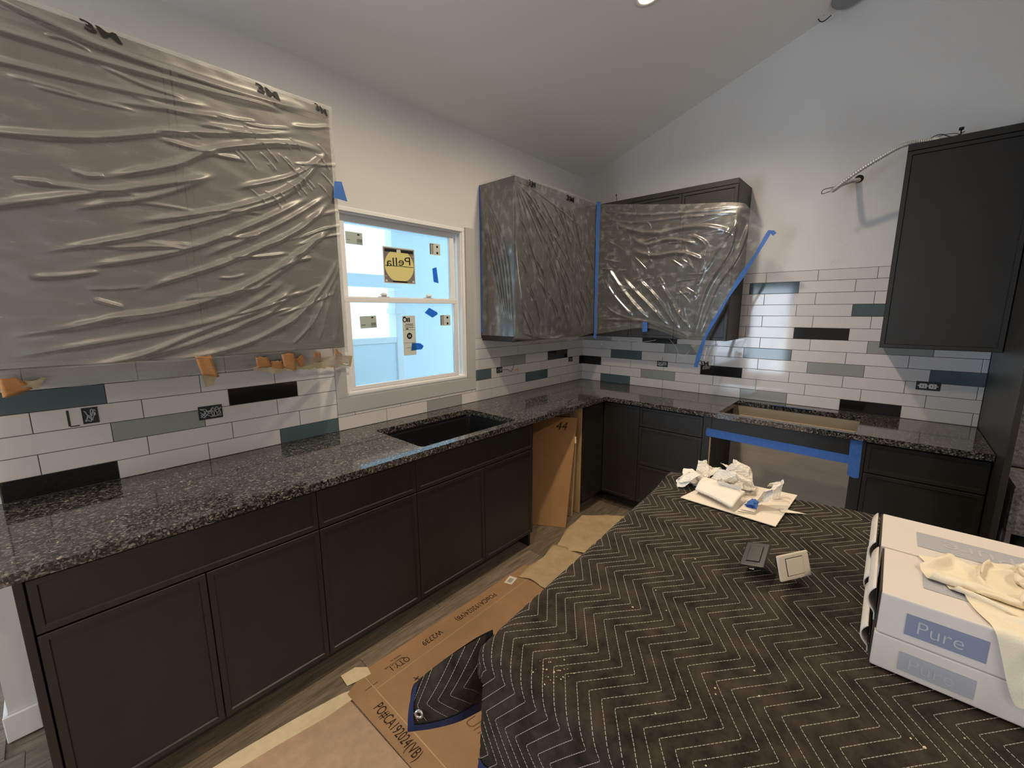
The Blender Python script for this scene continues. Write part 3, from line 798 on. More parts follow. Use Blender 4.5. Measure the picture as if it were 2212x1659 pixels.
# ------------------------------------------------------------------ counter and sink
def rrect(x0, x1, y0, y1, r, n=5):
    pts = []
    for cx_, cy_, a0 in ((x1 - r, y1 - r, 0), (x0 + r, y1 - r, 90), (x0 + r, y0 + r, 180), (x1 - r, y0 + r, 270)):
        for k in range(n + 1):
            an = math.radians(a0 + 90 * k / n)
            pts.append((cx_ + r * math.cos(an), cy_ + r * math.sin(an)))
    return pts
outer = [(-3.765, -0.0005), (-3.765, -0.652), (-0.652, -0.652), (-0.652, -2.712), (-0.0005, -2.712), (-0.0005, -0.0005)]
sink_hole = rrect(-2.378, -1.662, -0.598, -0.150, 0.025)
cook_hole = [(-0.598, -1.476), (-0.118, -1.476), (-0.118, -2.200), (-0.598, -2.200)]
ct = MB().prism(outer, 0.882, 0.9145, holes=[sink_hole, cook_hole]).build('countertop', M_GRAN)
tag(ct, 'L-shaped dark speckled granite countertop with sink and cooktop cutouts', 'countertop')
sk = thing('sink', 'black undermount sink basin sunk in the granite under the window', 'sink', (-2.02, -0.38, 0.65))
a0, a1, b0, b1 = -2.392, -1.648, -0.612, -0.136
mb = MB()
rings = [(rrect(a0 - .004, a1 + .004, b0 + .030, b1 + .004, .03), 0.8815), (rrect(a0, a1, b0 + .032, b1, .03), 0.8815), (rrect(a0 + .004, a1 - .004, b0 + .034, b1 - .004, .03), 0.862), (rrect(a0 + .02, a1 - .02, b0 + .04, b1 - .018, .03), 0.858), (rrect(a0 + .026, a1 - .026, b0 + .046, b1 - .024, .03), 0.67), (rrect(a0 + .06, a1 - .06, b0 + .08, b1 - .06, .03), 0.655)]
vs = [(x, y, z) for pts, z in rings for (x, y) in pts]
n = len(rings[0][0])
fs = [(k * n + i, k * n + (i + 1) % n, (k + 1) * n + (i + 1) % n, (k + 1) * n + i) for k in range(len(rings) - 1) for i in range(n)]
fs.append(tuple((len(rings) - 1) * n + i for i in range(n)))
mb.add(vs, fs); mb.build('basin', M_SINK, sk)
MB().lathe([(0.0, 0.004), (0.03, 0.004), (0.045, 0.006), (0.048, 0.0)], (-2.02, -0.33, 0.655), (0, 0, 1), 28).build('drain', M_SINK, sk)
MB().bevbox(-2.03, -2.01, -0.56, -0.165, 0.657, 0.76, 0.006).build('divider', M_SINK, sk)

# tapes at the cooktop
def strip(name, pts, label, m=M_BLUE, nrm=None, grp=None):
    o = sheet(pts, 0.0006, m, name, None, nrm); tag(o, label, 'tape', grp); return o
XB = Vector((-1, 0, 0))
strip('tape_strip', [(-.6212, -1.417, .742), (-.6212, -1.412, .770), (-.6212, -1.419, .796), (-.6212, -2.186, .782), (-.6212, -2.186, .731)], 'long horizontal blue tape strip along the top of the cooktop cabinet opening', nrm=XB)
strip('tape_strip', [(-.6219, -2.180, .872), (-.6219, -2.233, .874), (-.6219, -2.238, .660), (-.6219, -2.214, .655), (-.6219, -2.186, .668)], 'short upright blue tape strip on the right stile of the cooktop cabinet', nrm=XB)
strip('tape_strip', [(-.1175, -1.695, .9149), (-.1175, -1.940, .9149), (-.130, -1.940, .9149), (-.130, -1.695, .9149)], 'thin blue tape strip along the back edge of the cooktop cutout', nrm=Vector((0, 0, 1)))

# ------------------------------------------------------------------ plastic films
def film_grid(U, V, fn):
    uu, vv = np.meshgrid(U, V, indexing='ij')
    P = fn(uu, vv)
    return P.reshape(-1, 3), len(U), len(V)
S_ = 2.9105
# fold lines of the big sheet, in metres on its plane (x, z)
foldsL = [
 ([(-3.62,2.46),(-3.36,2.405),(-3.06,2.40),(-2.82,2.41),(-2.68,2.43)],.016,.016),
 ([(-3.70,2.36),(-3.40,2.36),(-3.15,2.37),(-2.90,2.385),(-2.76,2.41)],.013,.013),
 ([(-3.70,2.27),(-3.36,2.29),(-3.16,2.31),(-3.05,2.325)],.009,.011),
 ([(-3.36,2.25),(-3.14,2.28),(-2.99,2.30)],.008,.010),
 ([(-3.70,2.07),(-3.42,2.12),(-3.18,2.205),(-3.02,2.245),(-2.74,2.325)],.014,.013),
 ([(-3.42,2.00),(-3.20,2.09),(-3.06,2.18),(-2.86,2.25),(-2.74,2.275),(-2.64,2.275)],.016,.013),
 ([(-3.70,1.86),(-3.44,1.95),(-3.20,2.035),(-3.05,2.095)],.013,.014),
 ([(-3.48,1.90),(-3.26,1.98),(-3.08,2.08)],.009,.012),
 ([(-3.36,1.875),(-3.11,1.95),(-2.91,2.035),(-2.77,2.13),(-2.63,2.29)],.014,.012),
 ([(-3.58,1.76),(-3.32,1.84),(-3.03,1.96),(-2.82,2.07),(-2.63,2.27)],.015,.012),
 ([(-3.03,2.045),(-2.79,2.15),(-2.63,2.28)],.010,.010),
 ([(-3.52,1.715),(-3.22,1.80),(-2.96,1.93),(-2.70,2.09)],.012,.013),
 ([(-3.36,1.65),(-3.27,1.69),(-3.06,1.78),(-2.79,1.93),(-2.62,2.09)],.014,.012),
 ([(-3.16,1.78),(-2.87,1.94),(-2.63,2.11)],.010,.011),
 ([(-3.46,1.63),(-3.38,1.60)],.010,.008),
 ([(-3.50,1.57),(-3.28,1.59),(-3.01,1.69),(-2.79,1.84),(-2.62,2.00)],.013,.013),
 ([(-3.05,1.63),(-2.87,1.76),(-2.71,1.90),(-2.62,1.975)],.012,.011),
 ([(-3.66,1.515),(-3.38,1.565),(-3.12,1.625),(-2.92,1.73)],.010,.014),
 ([(-3.66,1.455),(-3.18,1.54),(-2.98,1.63),(-2.83,1.74)],.010,.013),
 ([(-3.60,1.39),(-3.36,1.44),(-3.14,1.53),(-2.96,1.60),(-2.78,1.72)],.012,.013),
 ([(-3.48,1.40),(-3.21,1.47),(-2.96,1.57),(-2.82,1.68)],.011,.013),
 ([(-3.40,1.39),(-3.10,1.44),(-2.92,1.51),(-2.78,1.61),(-2.66,1.76)],.011,.012),
 ([(-2.92,1.49),(-2.81,1.58),(-2.68,1.73),(-2.62,1.84)],.012,.011),
 ([(-2.80,1.46),(-2.73,1.60),(-2.64,1.75),(-2.615,1.84)],.011,.009),
 ([(-2.74,1.45),(-2.69,1.60),(-2.63,1.74)],.010,.008),
 ([(-2.67,1.43),(-2.645,1.58),(-2.622,1.77)],.009,.007),
 ([(-2.86,1.44),(-2.78,1.52),(-2.70,1.64)],.008,.008),
 ([(-3.34,1.395),(-3.10,1.405),(-3.00,1.41)],.008,.010),
]
rs = np.random.RandomState(4)
for k in range(42):      # small secondary creases, running like their neighbours
    x = rs.uniform(-3.6, -2.75); z = rs.uniform(1.45, 2.4); L = rs.uniform(.08, .3); sl = 0.05 + 0.55 * max(0, (x + 3.3)) + rs.uniform(-.08, .08) + (2.0 - z) * 0.25
    foldsL.append(([(x, z), (x + L / 2, z + L / 2 * sl + rs.uniform(-.01, .01)), (x + L, z + L * sl)], rs.uniform(.003, .009), rs.uniform(.005, .010)))
for k in range(26):      # crackle near the upper right corner
    x = rs.uniform(-3.02, -2.66); z = rs.uniform(2.05, 2.34); L = rs.uniform(.025, .07)
    foldsL.append(([(x, z), (x + L * .6, z - L * .5), (x + L, z - L)], .004, .004))
YF = 0.346
UTOP = 2.470
def big_sheet(u, v):
    # u: x from left to the right corner, then around the cabinet side;   v: down from the top
    XC = -2.604
    x = np.minimum(u, XC)
    wrap = np.maximum(u - XC, 0)
    y = -YF + wrap
    z = UTOP - np.maximum(v, 0)
    y = y + np.where((v < 0) & (wrap <= 0), -v, 0)
    ZB = 1.420
    low = np.maximum(ZB - z, 0)
    tot = 0.345
    wob = 0.007 * np.sin(u * 9) + 0.006 * np.sin(u * 23 + 1)
    zz = np.where(low > 0, ZB - low * (0.108 + wob) / tot, z)
    y = np.where((low > 0) & (wrap <= 0), -YF + low * 0.955, y)
    X, Z = u, np.where(low > 0, ZB - low, z)
    h = fold_height(X, Z, foldsL)
    h = h + 0.005 * vnoise(u * 5, v * 9, 1) + 0.0030 * vnoise(u * 9 + v * 4, v * 24 - u * 10, 2)
    h = np.maximum(h + 0.003, 0.0005)
    y = y - np.where(wrap > 0, 0, h) 
    x = x + np.where(wrap > 0, h * .5, 0)
    zz = zz - np.where(low > 0, h * 0.4, 0)
    return np.stack([x, y, zz], -1)
U = np.linspace(-3.765, -2.604 + 0.30, 520); V = np.concatenate([np.linspace(-0.06, 0, 6)[:-1], np.linspace(0, UTOP - 1.420, 400), np.linspace(UTOP - 1.420, UTOP - 1.420 + 0.33, 60)[1:]])
P, nu, nv = film_grid(U, V, big_sheet)
kU = int(np.searchsorted(U, -2.600)); kV = len(V) - 59
fl = thing('plastic_sheet', 'large foggy wrinkled plastic sheet over the upper cabinet left of the window', 'plastic sheet', (-3.1, -0.346, 2.46), 'masking plastic on the upper cabinets')
MB().grid([(a, b_, c) for a, b_, c in P], nu, nv, True, mask=lambda i, j: not (i > kU and j > kV)).build('film', M_FILM, fl, recalc=False)
def logo(parent, body, o, ux, uy, h, w, m=M_INK2):
    return text_bm(body, o, ux, uy, h * 1.35, 0, bold=0.03, width=w).build('logo_print', m, parent)
def logo_on(parent, body, o, ux, uy, h, w, fn, top_):
    mb_ = text_bm(body, o, ux, uy, h * 1.35, 0, bold=0.03, width=w)
    q_ = np.array(mb_.v)
    p_ = fn(q_[:, 0], top_ - q_[:, 2])
    mb_.v = [tuple(p) for p in p_ + np.array([0, -.0035, 0])]
    return mb_.build('logo_print', M_INK2, parent)
logo_on(fl, '3M', (-3.335, -0.366, 2.448), (1, 0, -0.10), (-.5, 0, 1), 0.030, 0.085, big_sheet, UTOP)
logo_on(fl, '3M', (-2.862, -0.366, 2.440), (1, 0, -0.12), (-.3, 0, 1), 0.032, 0.080, big_sheet, UTOP)
logo_on(fl, '3M', (-2.652, -0.366, 2.444), (1, 0, -0.3), (-.3, 0, 1), 0.026, 0.05, big_sheet, UTOP)

def fan(src, targets, amp, w, rsd):
    out = []
    for t in targets:
        a = np.array(src, float) + rsd.uniform(-.02, .02, 2); b_ = np.array(t, float)
        m_ = (a + b_) / 2 + rsd.uniform(-.03, .03, 2)
        out.append(([a, m_, b_], amp * rsd.uniform(.6, 1.3), w * rsd.uniform(.7, 1.3)))
    return out
rs = np.random.RandomState(11)
# wrapped sheet on the cabinet between window and corner: u runs along the side then the front
def q(x, z): return (x, z)
XL = -1.391
foldsA = fan((XL + .01, 2.45), [(-1.22, 1.9), (-1.08, 1.72), (-.95, 1.95), (-.85, 1.66), (-.72, 2.05), (-.60, 1.8), (-.5, 2.2), (-1.30, 1.55)], .006, .006, rs)
for k in range(80):
    x = rs.uniform(-1.36, -.5); z = rs.uniform(1.6, 2.4); L = rs.uniform(.1, .38); an = math.radians(-58 + rs.uniform(-14, 14))
    foldsA.append(([(x, z), (x + L * .5 * math.cos(an) + .008, z + L * .5 * math.sin(an)), (x + L * math.cos(an), z + L * math.sin(an))], rs.uniform(.004, .009), rs.uniform(.004, .008)))
for k in range(6): foldsA.append(([(-1.7, 2.44), (-1.62 + k * .03, 2.0), (-1.50 + k * .018, 1.55 - .02 * k)], .006, .006))
for k in range(5): foldsA.append(([(-1.36 + .05 * k, 1.44), (-1.1 + .05 * k, 1.40), (-.8, 1.40 + .01 * k)], .005, .006))
def wrapA(u, v):
    # u < XL is the cabinet's window side, u >= XL the front
    side = np.maximum(XL - u, 0)
    x = np.maximum(u, XL) - 0.0
    y = -0.345 + side
    z = 2.472 - np.maximum(v, 0)
    bot = 1.362
    sag = np.maximum(bot + 0.03 - z, 0)
    h = fold_height(u, z, foldsA) + 0.002 * vnoise(u * 8, v * 8, 5) + 0.001
    h = np.maximum(h, 0.0004)
    f = side <= 0
    belly = 0.010 * np.clip(1 - np.abs((u + .9) / .5), 0, 1) * np.clip((z - 1.36) / .3, 0, 1)
    y = y - np.where(f, h + belly, 0) + np.where(f, sag * 1.2, 0) + np.where((v < 0) & f, -v, 0)
    x = x - np.where(f, 0, h)
    # bottom edge sags between the corners
    lowz = np.where(f, 0.035 * np.sin(np.clip((u - XL) / 1.03, 0, 1) * np.pi) - 0.01, -0.05)
    z = z - np.where(z < bot + .25, lowz * np.clip((bot + .25 - z) / .25, 0, 1), 0)
    return np.stack([x, y, z], -1)
U = np.concatenate([np.linspace(XL - 0.325, XL, 70)[:-1], np.linspace(XL, -0.352, 300)]); V = np.concatenate([np.linspace(-0.05, 0, 5)[:-1], np.linspace(0, 2.472 - 1.362, 300)])
P, nu, nv = film_grid(U, V, wrapA)
fa = thing('plastic_sheet', 'clear crinkled plastic wrapped over the upper cabinet between window and corner', 'plastic sheet', (-0.9, -0.345, 2.46), 'masking plastic on the upper cabinets')
MB().grid(P, nu, nv, True).build('film', M_FILM2, fa, recalc=False)
logo(fa, '3M', (-1.232, -0.362, 2.436), (1, 0, -.08), (0, 0, 1), 0.034, 0.075)
logo(fa, '3M', (-0.768, -0.358, 2.424), (1, 0, -.02), (0, 0, 1), 0.036, 0.095)
tb = sheet([(-1.3845 - .0075, -0.012, 1.43), (-1.3845 - .0075, -0.012, 2.455), (-1.3845 - .0075, -0.026, 2.452), (-1.3845 - .0075, -0.026, 1.43)], 0.0006, M_BLUE, 'tape_strip', None, XB)
tag(tb, 'thin blue tape strip down the window side of the wrapped upper cabinet', 'tape')

# loose sheet on the right wall upper cabinet (Coons patch)
rs = np.random.RandomState(21)
TL = np.array([-.349, -.352, 2.462]); TCn = np.array([-.349, -1.435, 2.293]); TR = np.array([-.30, -1.612, 2.095])
BL = np.array([-.349, -.360, 1.388]); BR = np.array([-.415, -1.262, 1.262])
def curve(pts):
    c = catmull(pts, 10); L = np.concatenate([[0], np.cumsum(np.linalg.norm(np.diff(c, axis=0), axis=1))]); L /= L[-1]
    return lambda t: np.stack([np.interp(t, L, c[:, i]) for i in range(3)], -1)
cT = curve([TL, (-.352, -.70, 2.405), (-.353, -1.08, 2.345), (-.352, -1.42, 2.300), (-.335, -1.50, 2.245), TR])
cB = curve([BL, (-.350, -.45, 1.402), (-.352, -.80, 1.452), (-.358, -1.02, 1.408), (-.375, -1.17, 1.345), BR])
cL = curve([TL, (-.3495, -.354, 2.0), BL])
cR = curve([TR, (-.345, -1.555, 1.95), (-.378, -1.475, 1.79), (-.405, -1.385, 1.60), (-.418, -1.305, 1.42), BR])
foldsB = []
def fb(p, a, w): foldsB.append((p, a, w))
fb([(.02, .05), (.3, .08), (.6, .06), (.85, .03)], .008, .012); fb([(.02, .10), (.25, .14), (.55, .10), (.85, .06)], .007, .012)
fb([(.05, .08), (.2, .18), (.40, .22), (.62, .17), (.86, .20)], .016, .022); fb([(.22, .24), (.36, .31), (.5, .27), (.7, .30)], .014, .018)
fb([(.25, .34), (.42, .40), (.6, .37), (.78, .42)], .018, .020); fb([(.60, .22), (.72, .30), (.76, .44), (.77, .62)], .014, .016)
fb([(.05, .42), (.2, .62), (.36, .80), (.5, .93)], .016, .020); fb([(.05, .55), (.18, .72), (.36, .90)], .012, .016)
fb([(.18, .52), (.36, .70), (.52, .84), (.68, .95)], .015, .018); fb([(.32, .56), (.48, .70), (.66, .86), (.78, .95)], .014, .018)
fb([(.5, .60), (.62, .72), (.75, .84), (.85, .9)], .014, .016); fb([(.03, .88), (.3, .92), (.6, .95), (.9, .95)], .010, .014)
fb([(.05, .75), (.25, .88), (.6, .97), (.92, .97)], .010, .013); fb([(.80, .05), (.86, .3), (.84, .6), (.9, .92)], .016, .018)
fb([(.88, .02), (.92, .3), (.90, .55), (.95, .9)], .014, .014); fb([(.83, .10), (.80, .3), (.78, .5)], .010, .012)
for k in range(46):
    x = rs.uniform(.03, .8); z = rs.uniform(.05, .8); an = math.radians(rs.choice([48, 15, -15, 70]) + rs.uniform(-18, 18)); L = rs.uniform(.05, .2)
    fb([(x, z), (x + L * .5 * math.cos(an) + rs.uniform(-.01, .01), z + L * .5 * math.sin(an)), (x + L * math.cos(an), z + L * math.sin(an))], rs.uniform(.003, .007), rs.uniform(.005, .009))
def loose(u, v):
    c = (1 - v)[..., None] * cT(u) + v[..., None] * cB(u) + (1 - u)[..., None] * cL(v) + u[..., None] * cR(v)
    b_ = ((1 - u) * (1 - v))[..., None] * TL + (u * (1 - v))[..., None] * TR + ((1 - u) * v)[..., None] * BL + (u * v)[..., None] * BR
    p = c - b_
    h = fold_height(u, v, foldsB) + 0.006 * vnoise(u * 7, v * 7, 8) + .002
    edge = np.clip(np.minimum(u * 14, np.minimum(v * 16, np.minimum((1 - v) * 10, (1 - u) * 14))), 0, 1)
    p[..., 0] -= np.maximum(h, 0) * edge
    # keep clear of the cabinet front while in front of it
    p[..., 0] = np.where(p[..., 1] > -1.42, np.minimum(p[..., 0], -.3485), p[..., 0])
    return p
U = np.linspace(0, 1, 280); V = np.linspace(0, 1, 260)
P, nu, nv = film_grid(U, V, loose)
fb_ = thing('plastic_sheet', 'loose clear plastic hanging across the right wall upper cabinet with its tape peeling', 'plastic sheet', (-0.349, -0.9, 2.46), 'masking plastic on the upper cabinets')
MB().grid(P, nu, nv, True).build('film', M_FILM3, fb_, recalc=False)
# dangling tail below the corner
tail = curve([BR + np.array([0, -.02, .05]), BR + np.array([-.004, -.03, -.02]), BR + np.array([0, -.035, -.09])])
def tailf(u, v):
    c = tail(v); w = 0.10 * (1 - .55 * v)
    p = c.copy(); p[..., 1] -= (u) * w; p[..., 0] += 0.03 * np.sin(u * 7 + v * 3) + 0.012 * vnoise(u * 8, v * 8, 9); p[..., 2] += .05 * u * (1 - v)
    return p
P, nu, nv = film_grid(np.linspace(0, 1, 30), np.linspace(0, 1, 30), tailf)
MB().grid(P, nu, nv, True).build('film_tail', M_FILM3, fb_, recalc=False)
logo(fb_, '3M', (-.452, -1.315, 1.215), (.1, -1, -.05), (0, .1, 1), 0.034, 0.06)
# peeled tape along the free edge of the loose sheet
ts = np.linspace(0.0, 1.0, 40)
cr = cR(ts)
ext = np.array([[-.415, -1.258, 1.235], [-.412, -1.250, 1.205], [-.41, -1.247, 1.18]])
cr = np.concatenate([np.array([[-.300, -1.645, 2.075], [-.30, -1.632, 2.090]]), cr, ext])
mb = MB(); vs = []
for i, p in enumerate(cr):
    t = cr[min(i + 1, len(cr) - 1)] - cr[max(i - 1, 0)]; t /= np.linalg.norm(t)
    tw = 0.5 * math.sin(i * .18)
    nn = np.cross(t, np.array([-1, .2 * math.sin(i * .3), .2])); nn /= np.linalg.norm(nn)
    w = .012 + .003 * math.sin(i * .5)
    off_ = np.array([-.004, 0, 0])
    for s in (-1, 1): vs.append(p + off_ + nn * w * s + np.array([-.004 * s * math.sin(tw * 3), 0, 0]))
fs = [(2 * i, 2 * i + 1, 2 * i + 3, 2 * i + 2) for i in range(len(cr) - 1)]
k = len(vs); vs2 = vs + [v + np.array([-.0006, 0, 0]) for v in vs]
fs2 = fs + [tuple(a + k for a in f)[::-1] for f in fs]
mb.add(vs2, fs2, True)
o = mb.build('tape_strip', M_BLUE, None, recalc=False); tag(o, 'long peeling blue tape curling down the free edge of the loose plastic', 'tape')
# corner tape between the two sheets
vs = []
for i in range(24):
    z = 2.478 - i * (2.478 - 1.352) / 23; w = .017 - .004 * (i / 23); xs = -.362 + .012 * (i / 23) + .002 * math.sin(i * 1.3)
    for s in (-1, 1): vs.append((xs + s * w, -.3575 - s * w * .5 - .001 * math.sin(i), z))
k = len(vs)
fs = [(2 * i, 2 * i + 1, 2 * i + 3, 2 * i + 2) for i in range(23)]
mb = MB().add(vs + [(a - .0005, b_ - .0006, c) for a, b_, c in vs], fs + [tuple(a + k for a in f)[::-1] for f in fs], True)
o = mb.build('tape_strip', M_BLUE, None, recalc=False); tag(o, 'upright blue tape strip in the inner corner between the two clear sheets', 'tape')
tape_poly('tape_piece', [(-.365, -.796, 1.500), (-.367, -.836, 1.498), (-.366, -.840, 1.425), (-.366, -.798, 1.420)], 'small blue tape tab at the bottom middle of the loose plastic', XB, grp=None)
tape_poly('tape_piece', [(-2.622, -.366, 2.160), (-2.588, -.366, 2.165), (-2.565, -.362, 2.085), (-2.632, -.366, 2.090)], 'blue tape patch holding the foggy sheet at the top of the window', IN, grp=None)

# orange tape pieces and masking strip along the foot of the big sheet
def torn(pts, seed, nu_=6, nv_=8):
    """bent torn strip between four corner points (TL, TR, BR, BL)"""
    rr = np.random.RandomState(seed)
    tl, tr_, br, bl = [np.array(p, float) for p in pts]
    vs = []
    for i in range(nu_):
        for j in range(nv_):
            u, v = i / (nu_ - 1), j / (nv_ - 1)
            p = (1 - v) * ((1 - u) * tl + u * tr_) + v * ((1 - u) * bl + u * br)
            p = p + np.array([0, -.0035 - .0035 * math.sin(v * 5 + seed) - .002 * math.sin(u * 6 + seed), 0])
            if j in (0, nv_ - 1): p = p + np.array([0, 0, rr.uniform(-.006, .003)])
            vs.append(tuple(p))
    return MB().grid(vs, nu_, nv_, True)
OT = [
 ([(-3.688, -0.273, 1.393), (-3.652, -0.258, 1.388), (-3.628, -0.07, 1.324), (-3.702, -0.022, 1.296)], 'orange tape piece at the far left foot of the foggy sheet'),
 ([(-3.21, -0.358, 1.424), (-3.16, -0.358, 1.422), (-3.067, -0.022, 1.296), (-3.136, -0.052, 1.318)], 'tall orange tape piece hanging alone mid way along the foggy sheet'),
 ([(-2.985, -0.28, 1.396), (-2.946, -0.298, 1.402), (-2.865, -0.088, 1.33), (-2.921, -0.07, 1.324)], 'orange tape piece leftmost of the row under the foggy sheet'),
 ([(-2.89, -0.168, 1.358), (-2.85, -0.188, 1.365), (-2.79, -0.022, 1.302), (-2.841, -0.022, 1.305)], 'low rounded orange tape piece second in the row under the foggy sheet'),
 ([(-2.893, -0.315, 1.408), (-2.842, -0.319, 1.409), (-2.727, -0.022, 1.286), (-2.787, -0.022, 1.304)], 'orange tape piece at the centre of the row under the foggy sheet'),
 ([(-2.795, -0.192, 1.366), (-2.791, -0.272, 1.393), (-2.697, -0.088, 1.33), (-2.707, -0.022, 1.302)], 'small tilted orange tape piece right of the row centre'),
 ([(-2.746, -0.283, 1.397), (-2.721, -0.298, 1.402), (-2.623, -0.096, 1.333), (-2.66, -0.088, 1.33)], 'square orange tape piece second from the window'),
 ([(-2.668, -0.343, 1.418), (-2.581, -0.227, 1.378), (-2.478, -0.021, 1.296), (-2.533, -0.052, 1.318)], 'pointed orange tape piece closest to the window'),
]
for i, (pts, lab) in enumerate(OT):
    o = torn(pts, i + 1).build('orange_tape', M_ORANGE, None, recalc=False)
    sm = o.modifiers.new('thickness', 'SOLIDIFY'); sm.thickness = 0.0005
    tag(o, lab, 'tape', 'orange tape pieces under the big sheet')
o = torn([(-3.14, -.066, 1.324), (-3.069, -.018, 1.301), (-3.094, -.018, 1.258), (-3.122, -.018, 1.26)], 40).build('masking_tape', M_MASK, None, recalc=False)
tag(o, 'cream masking tape tail under the tall orange tape piece', 'tape', 'cream masking tape on the backsplash')
o = torn([(-3.65, -.194, 1.366), (-3.589, -.226, 1.377), (-3.614, -.082, 1.328), (-3.652, -.125, 1.343)], 41).build('masking_tape', M_MASK, None, recalc=False)
tag(o, 'cream masking tape tail beside the far left orange tape piece', 'tape', 'cream masking tape on the backsplash')
vs = []
xs = np.linspace(-2.965, -2.440, 40)
for i, x in enumerate(xs):
    t = i / 39
    top = 1.325 + .030 * math.sin(min(1, t * 2.2) * 1.57) - .012 * t + .003 * math.sin(i * 1.1)
    w = .062 * min(1, t * 4 + .05) + .004 * math.sin(i * 2.3)
    for k in range(4): vs.append((x, -.036 - .028 * (1 - k / 3) + .003 * math.sin(i * .9 + k), top + .004 - w * k / 3))
o = MB().grid(vs, 40, 4, True).build('masking_tape', M_MASK, None, recalc=False)
tag(o, 'long torn cream masking tape strip running along the backsplash to the window', 'tape', 'cream masking tape on the backsplash')

# ------------------------------------------------------------------ electrical boxes
def coil(mb, fn, a0, a1, z0, z1, d, n, r, seed):
    rr = random.Random(seed)
    for k in range(n):
        pts = []
        ca, cz = rr.uniform(a0, a1), rr.uniform(z0, z1)
        for j in range(9):
            t = j / 8
            pts.append((a0 + (a1 - a0) * min(1, max(0, t + rr.uniform(-.08, .08))), d + rr.uniform(0, .008), z0 + (z1 - z0) * (0.5 + 0.45 * math.sin(t * rr.uniform(2, 6) + ca * 60 + k * 1.7))))
        c = catmull(pts, 4)
        mb.tube([fn(*p) for p in c], r, 6)
def jbox(label, fn, a0, a1, z0, z1, wires, loc, seed, cols=(M_WIREG,)):
    e = thing('junction_box', label, 'junction box', loc, 'open electrical boxes in the backsplash')
    t = .003
    m_ = MB()
    m_.box(a0, a1, 0.0113, 0.0125, z0, z1, fn=fn)
    for (p, q_, r, s) in ((a0, a1, z0, z0 + t), (a0, a1, z1 - t, z1), (a0, a0 + t, z0 + t, z1 - t), (a1 - t, a1, z0 + t, z1 - t)): m_.box(p, q_, 0.0113, 0.016, r, s, fn=fn)
    m_.build('box_shell', M_JBOX, e)
    for i, cm in enumerate(cols):
        w = MB(); coil(w, fn, a0 + .006, a1 - .006, z0 + .008, z1 - .008, 0.0155, wires, 0.0019, seed + i)
        w.build('wire', cm, e)
    return e
e = jbox('square dark electrical box leftmost on the backsplash beside a cut tile', fA, -3.520, -3.475, 1.162, 1.224, 3, (-3.5, -.012, 1.19), 5)
MB().box(-3.560, -3.553, .0113, .0122, 1.160, 1.222, fn=fA).box(-3.556, -3.53, .0113, .0120, 1.157, 1.161, fn=fA).build('saw_cut', M_JBOX, e)
jbox('wide electrical box full of coiled grey wires on the left backsplash', fA, -3.158, -3.067, 1.105, 1.166, 6, (-3.11, -.012, 1.13), 9)
e = jbox('small electrical box with a curling black wire right of the window', fA, -1.235, -1.172, 1.108, 1.150, 3, (-1.2, -.012, 1.13), 12, (M_WIREG,))
MB().tube(catmull([(-1.185, -.02, 1.125), (-1.15, -.05, 1.13), (-1.12, -.06, 1.112), (-1.09, -.05, 1.125), (-1.075, -.055, 1.165)], 8), .0018, 6).build('loose_wire', M_WIREK, e)
MB().tube([(-1.10, -.045, 1.104), (-1.045, -.05, 1.118)], .0015, 6).tube([(-1.055, -.05, 1.112), (-1.025, -.05, 1.121)], .005, 8).build('orange_connector', M_ORANGE, e)
jbox('small electrical box with grey wires nearest the room corner', fA, -0.246, -0.185, 1.108, 1.150, 4, (-.21, -.012, 1.13), 15, (M_WIREG, M_WIREK))
e = jbox('electrical box with looped wires on the right wall under the cabinet', fB, -0.878, -0.786, 1.108, 1.157, 4, (-.012, -.83, 1.13), 18, (M_WIREG, M_WIREW))
MB().tube(catmull([(-.02, -.83, 1.15), (-.03, -.835, 1.17), (-.03, -.838, 1.195)], 5), .0013, 6).build('loose_wire', M_WIREK, e)
e = thing('outlet', 'pale duplex outlet without cover in a black box on the right wall', 'outlet', (-.012, -2.483, 1.133))
MB().bevbox(-2.537, -2.430, .0113, .0175, 1.106, 1.158, .002, fn=fB).build('box_shell', M_JBOX, e)
for s in (-1, 1):
    c = -2.483 + s * .021
    rc = MB().bevbox(c - .017, c + .017, .0176, .024, 1.117, 1.147, .004, fn=fB).build('receptacle', M_RECEP, e)
    MB().box(c - .007, c - .004, .0242, .0246, 1.124, 1.130, fn=fB).box(c - .007, c - .004, .0242, .0246, 1.134, 1.140, fn=fB).box(c + .004, c + .009, .0242, .0246, 1.129, 1.135, fn=fB).build('slot', M_INK2, rc)
MB().bevbox(-2.528, -2.438, .0176, .0195, 1.127, 1.137, .0006, fn=fB).build('mounting_strap', M_STEEL, e)

# wires under the right wall cabinet
e = thing('hanging_wire', 'thin white under-cabinet wires dangling below the loose plastic', 'wire', (-.2, -.8, 1.37))
MB().tube(catmull([(-.25, -.42, 1.366), (-.27, -.50, 1.345), (-.27, -.58, 1.325), (-.25, -.66, 1.335), (-.25, -.74, 1.33), (-.24, -.86, 1.352)], 8), .0018, 6).tube(catmull([(-.2, -.95, 1.366), (-.22, -1.02, 1.30), (-.21, -1.04, 1.25), (-.2, -1.08, 1.235), (-.2, -1.12, 1.28)], 8), .0016, 6).build('wire', M_WIREW, e)

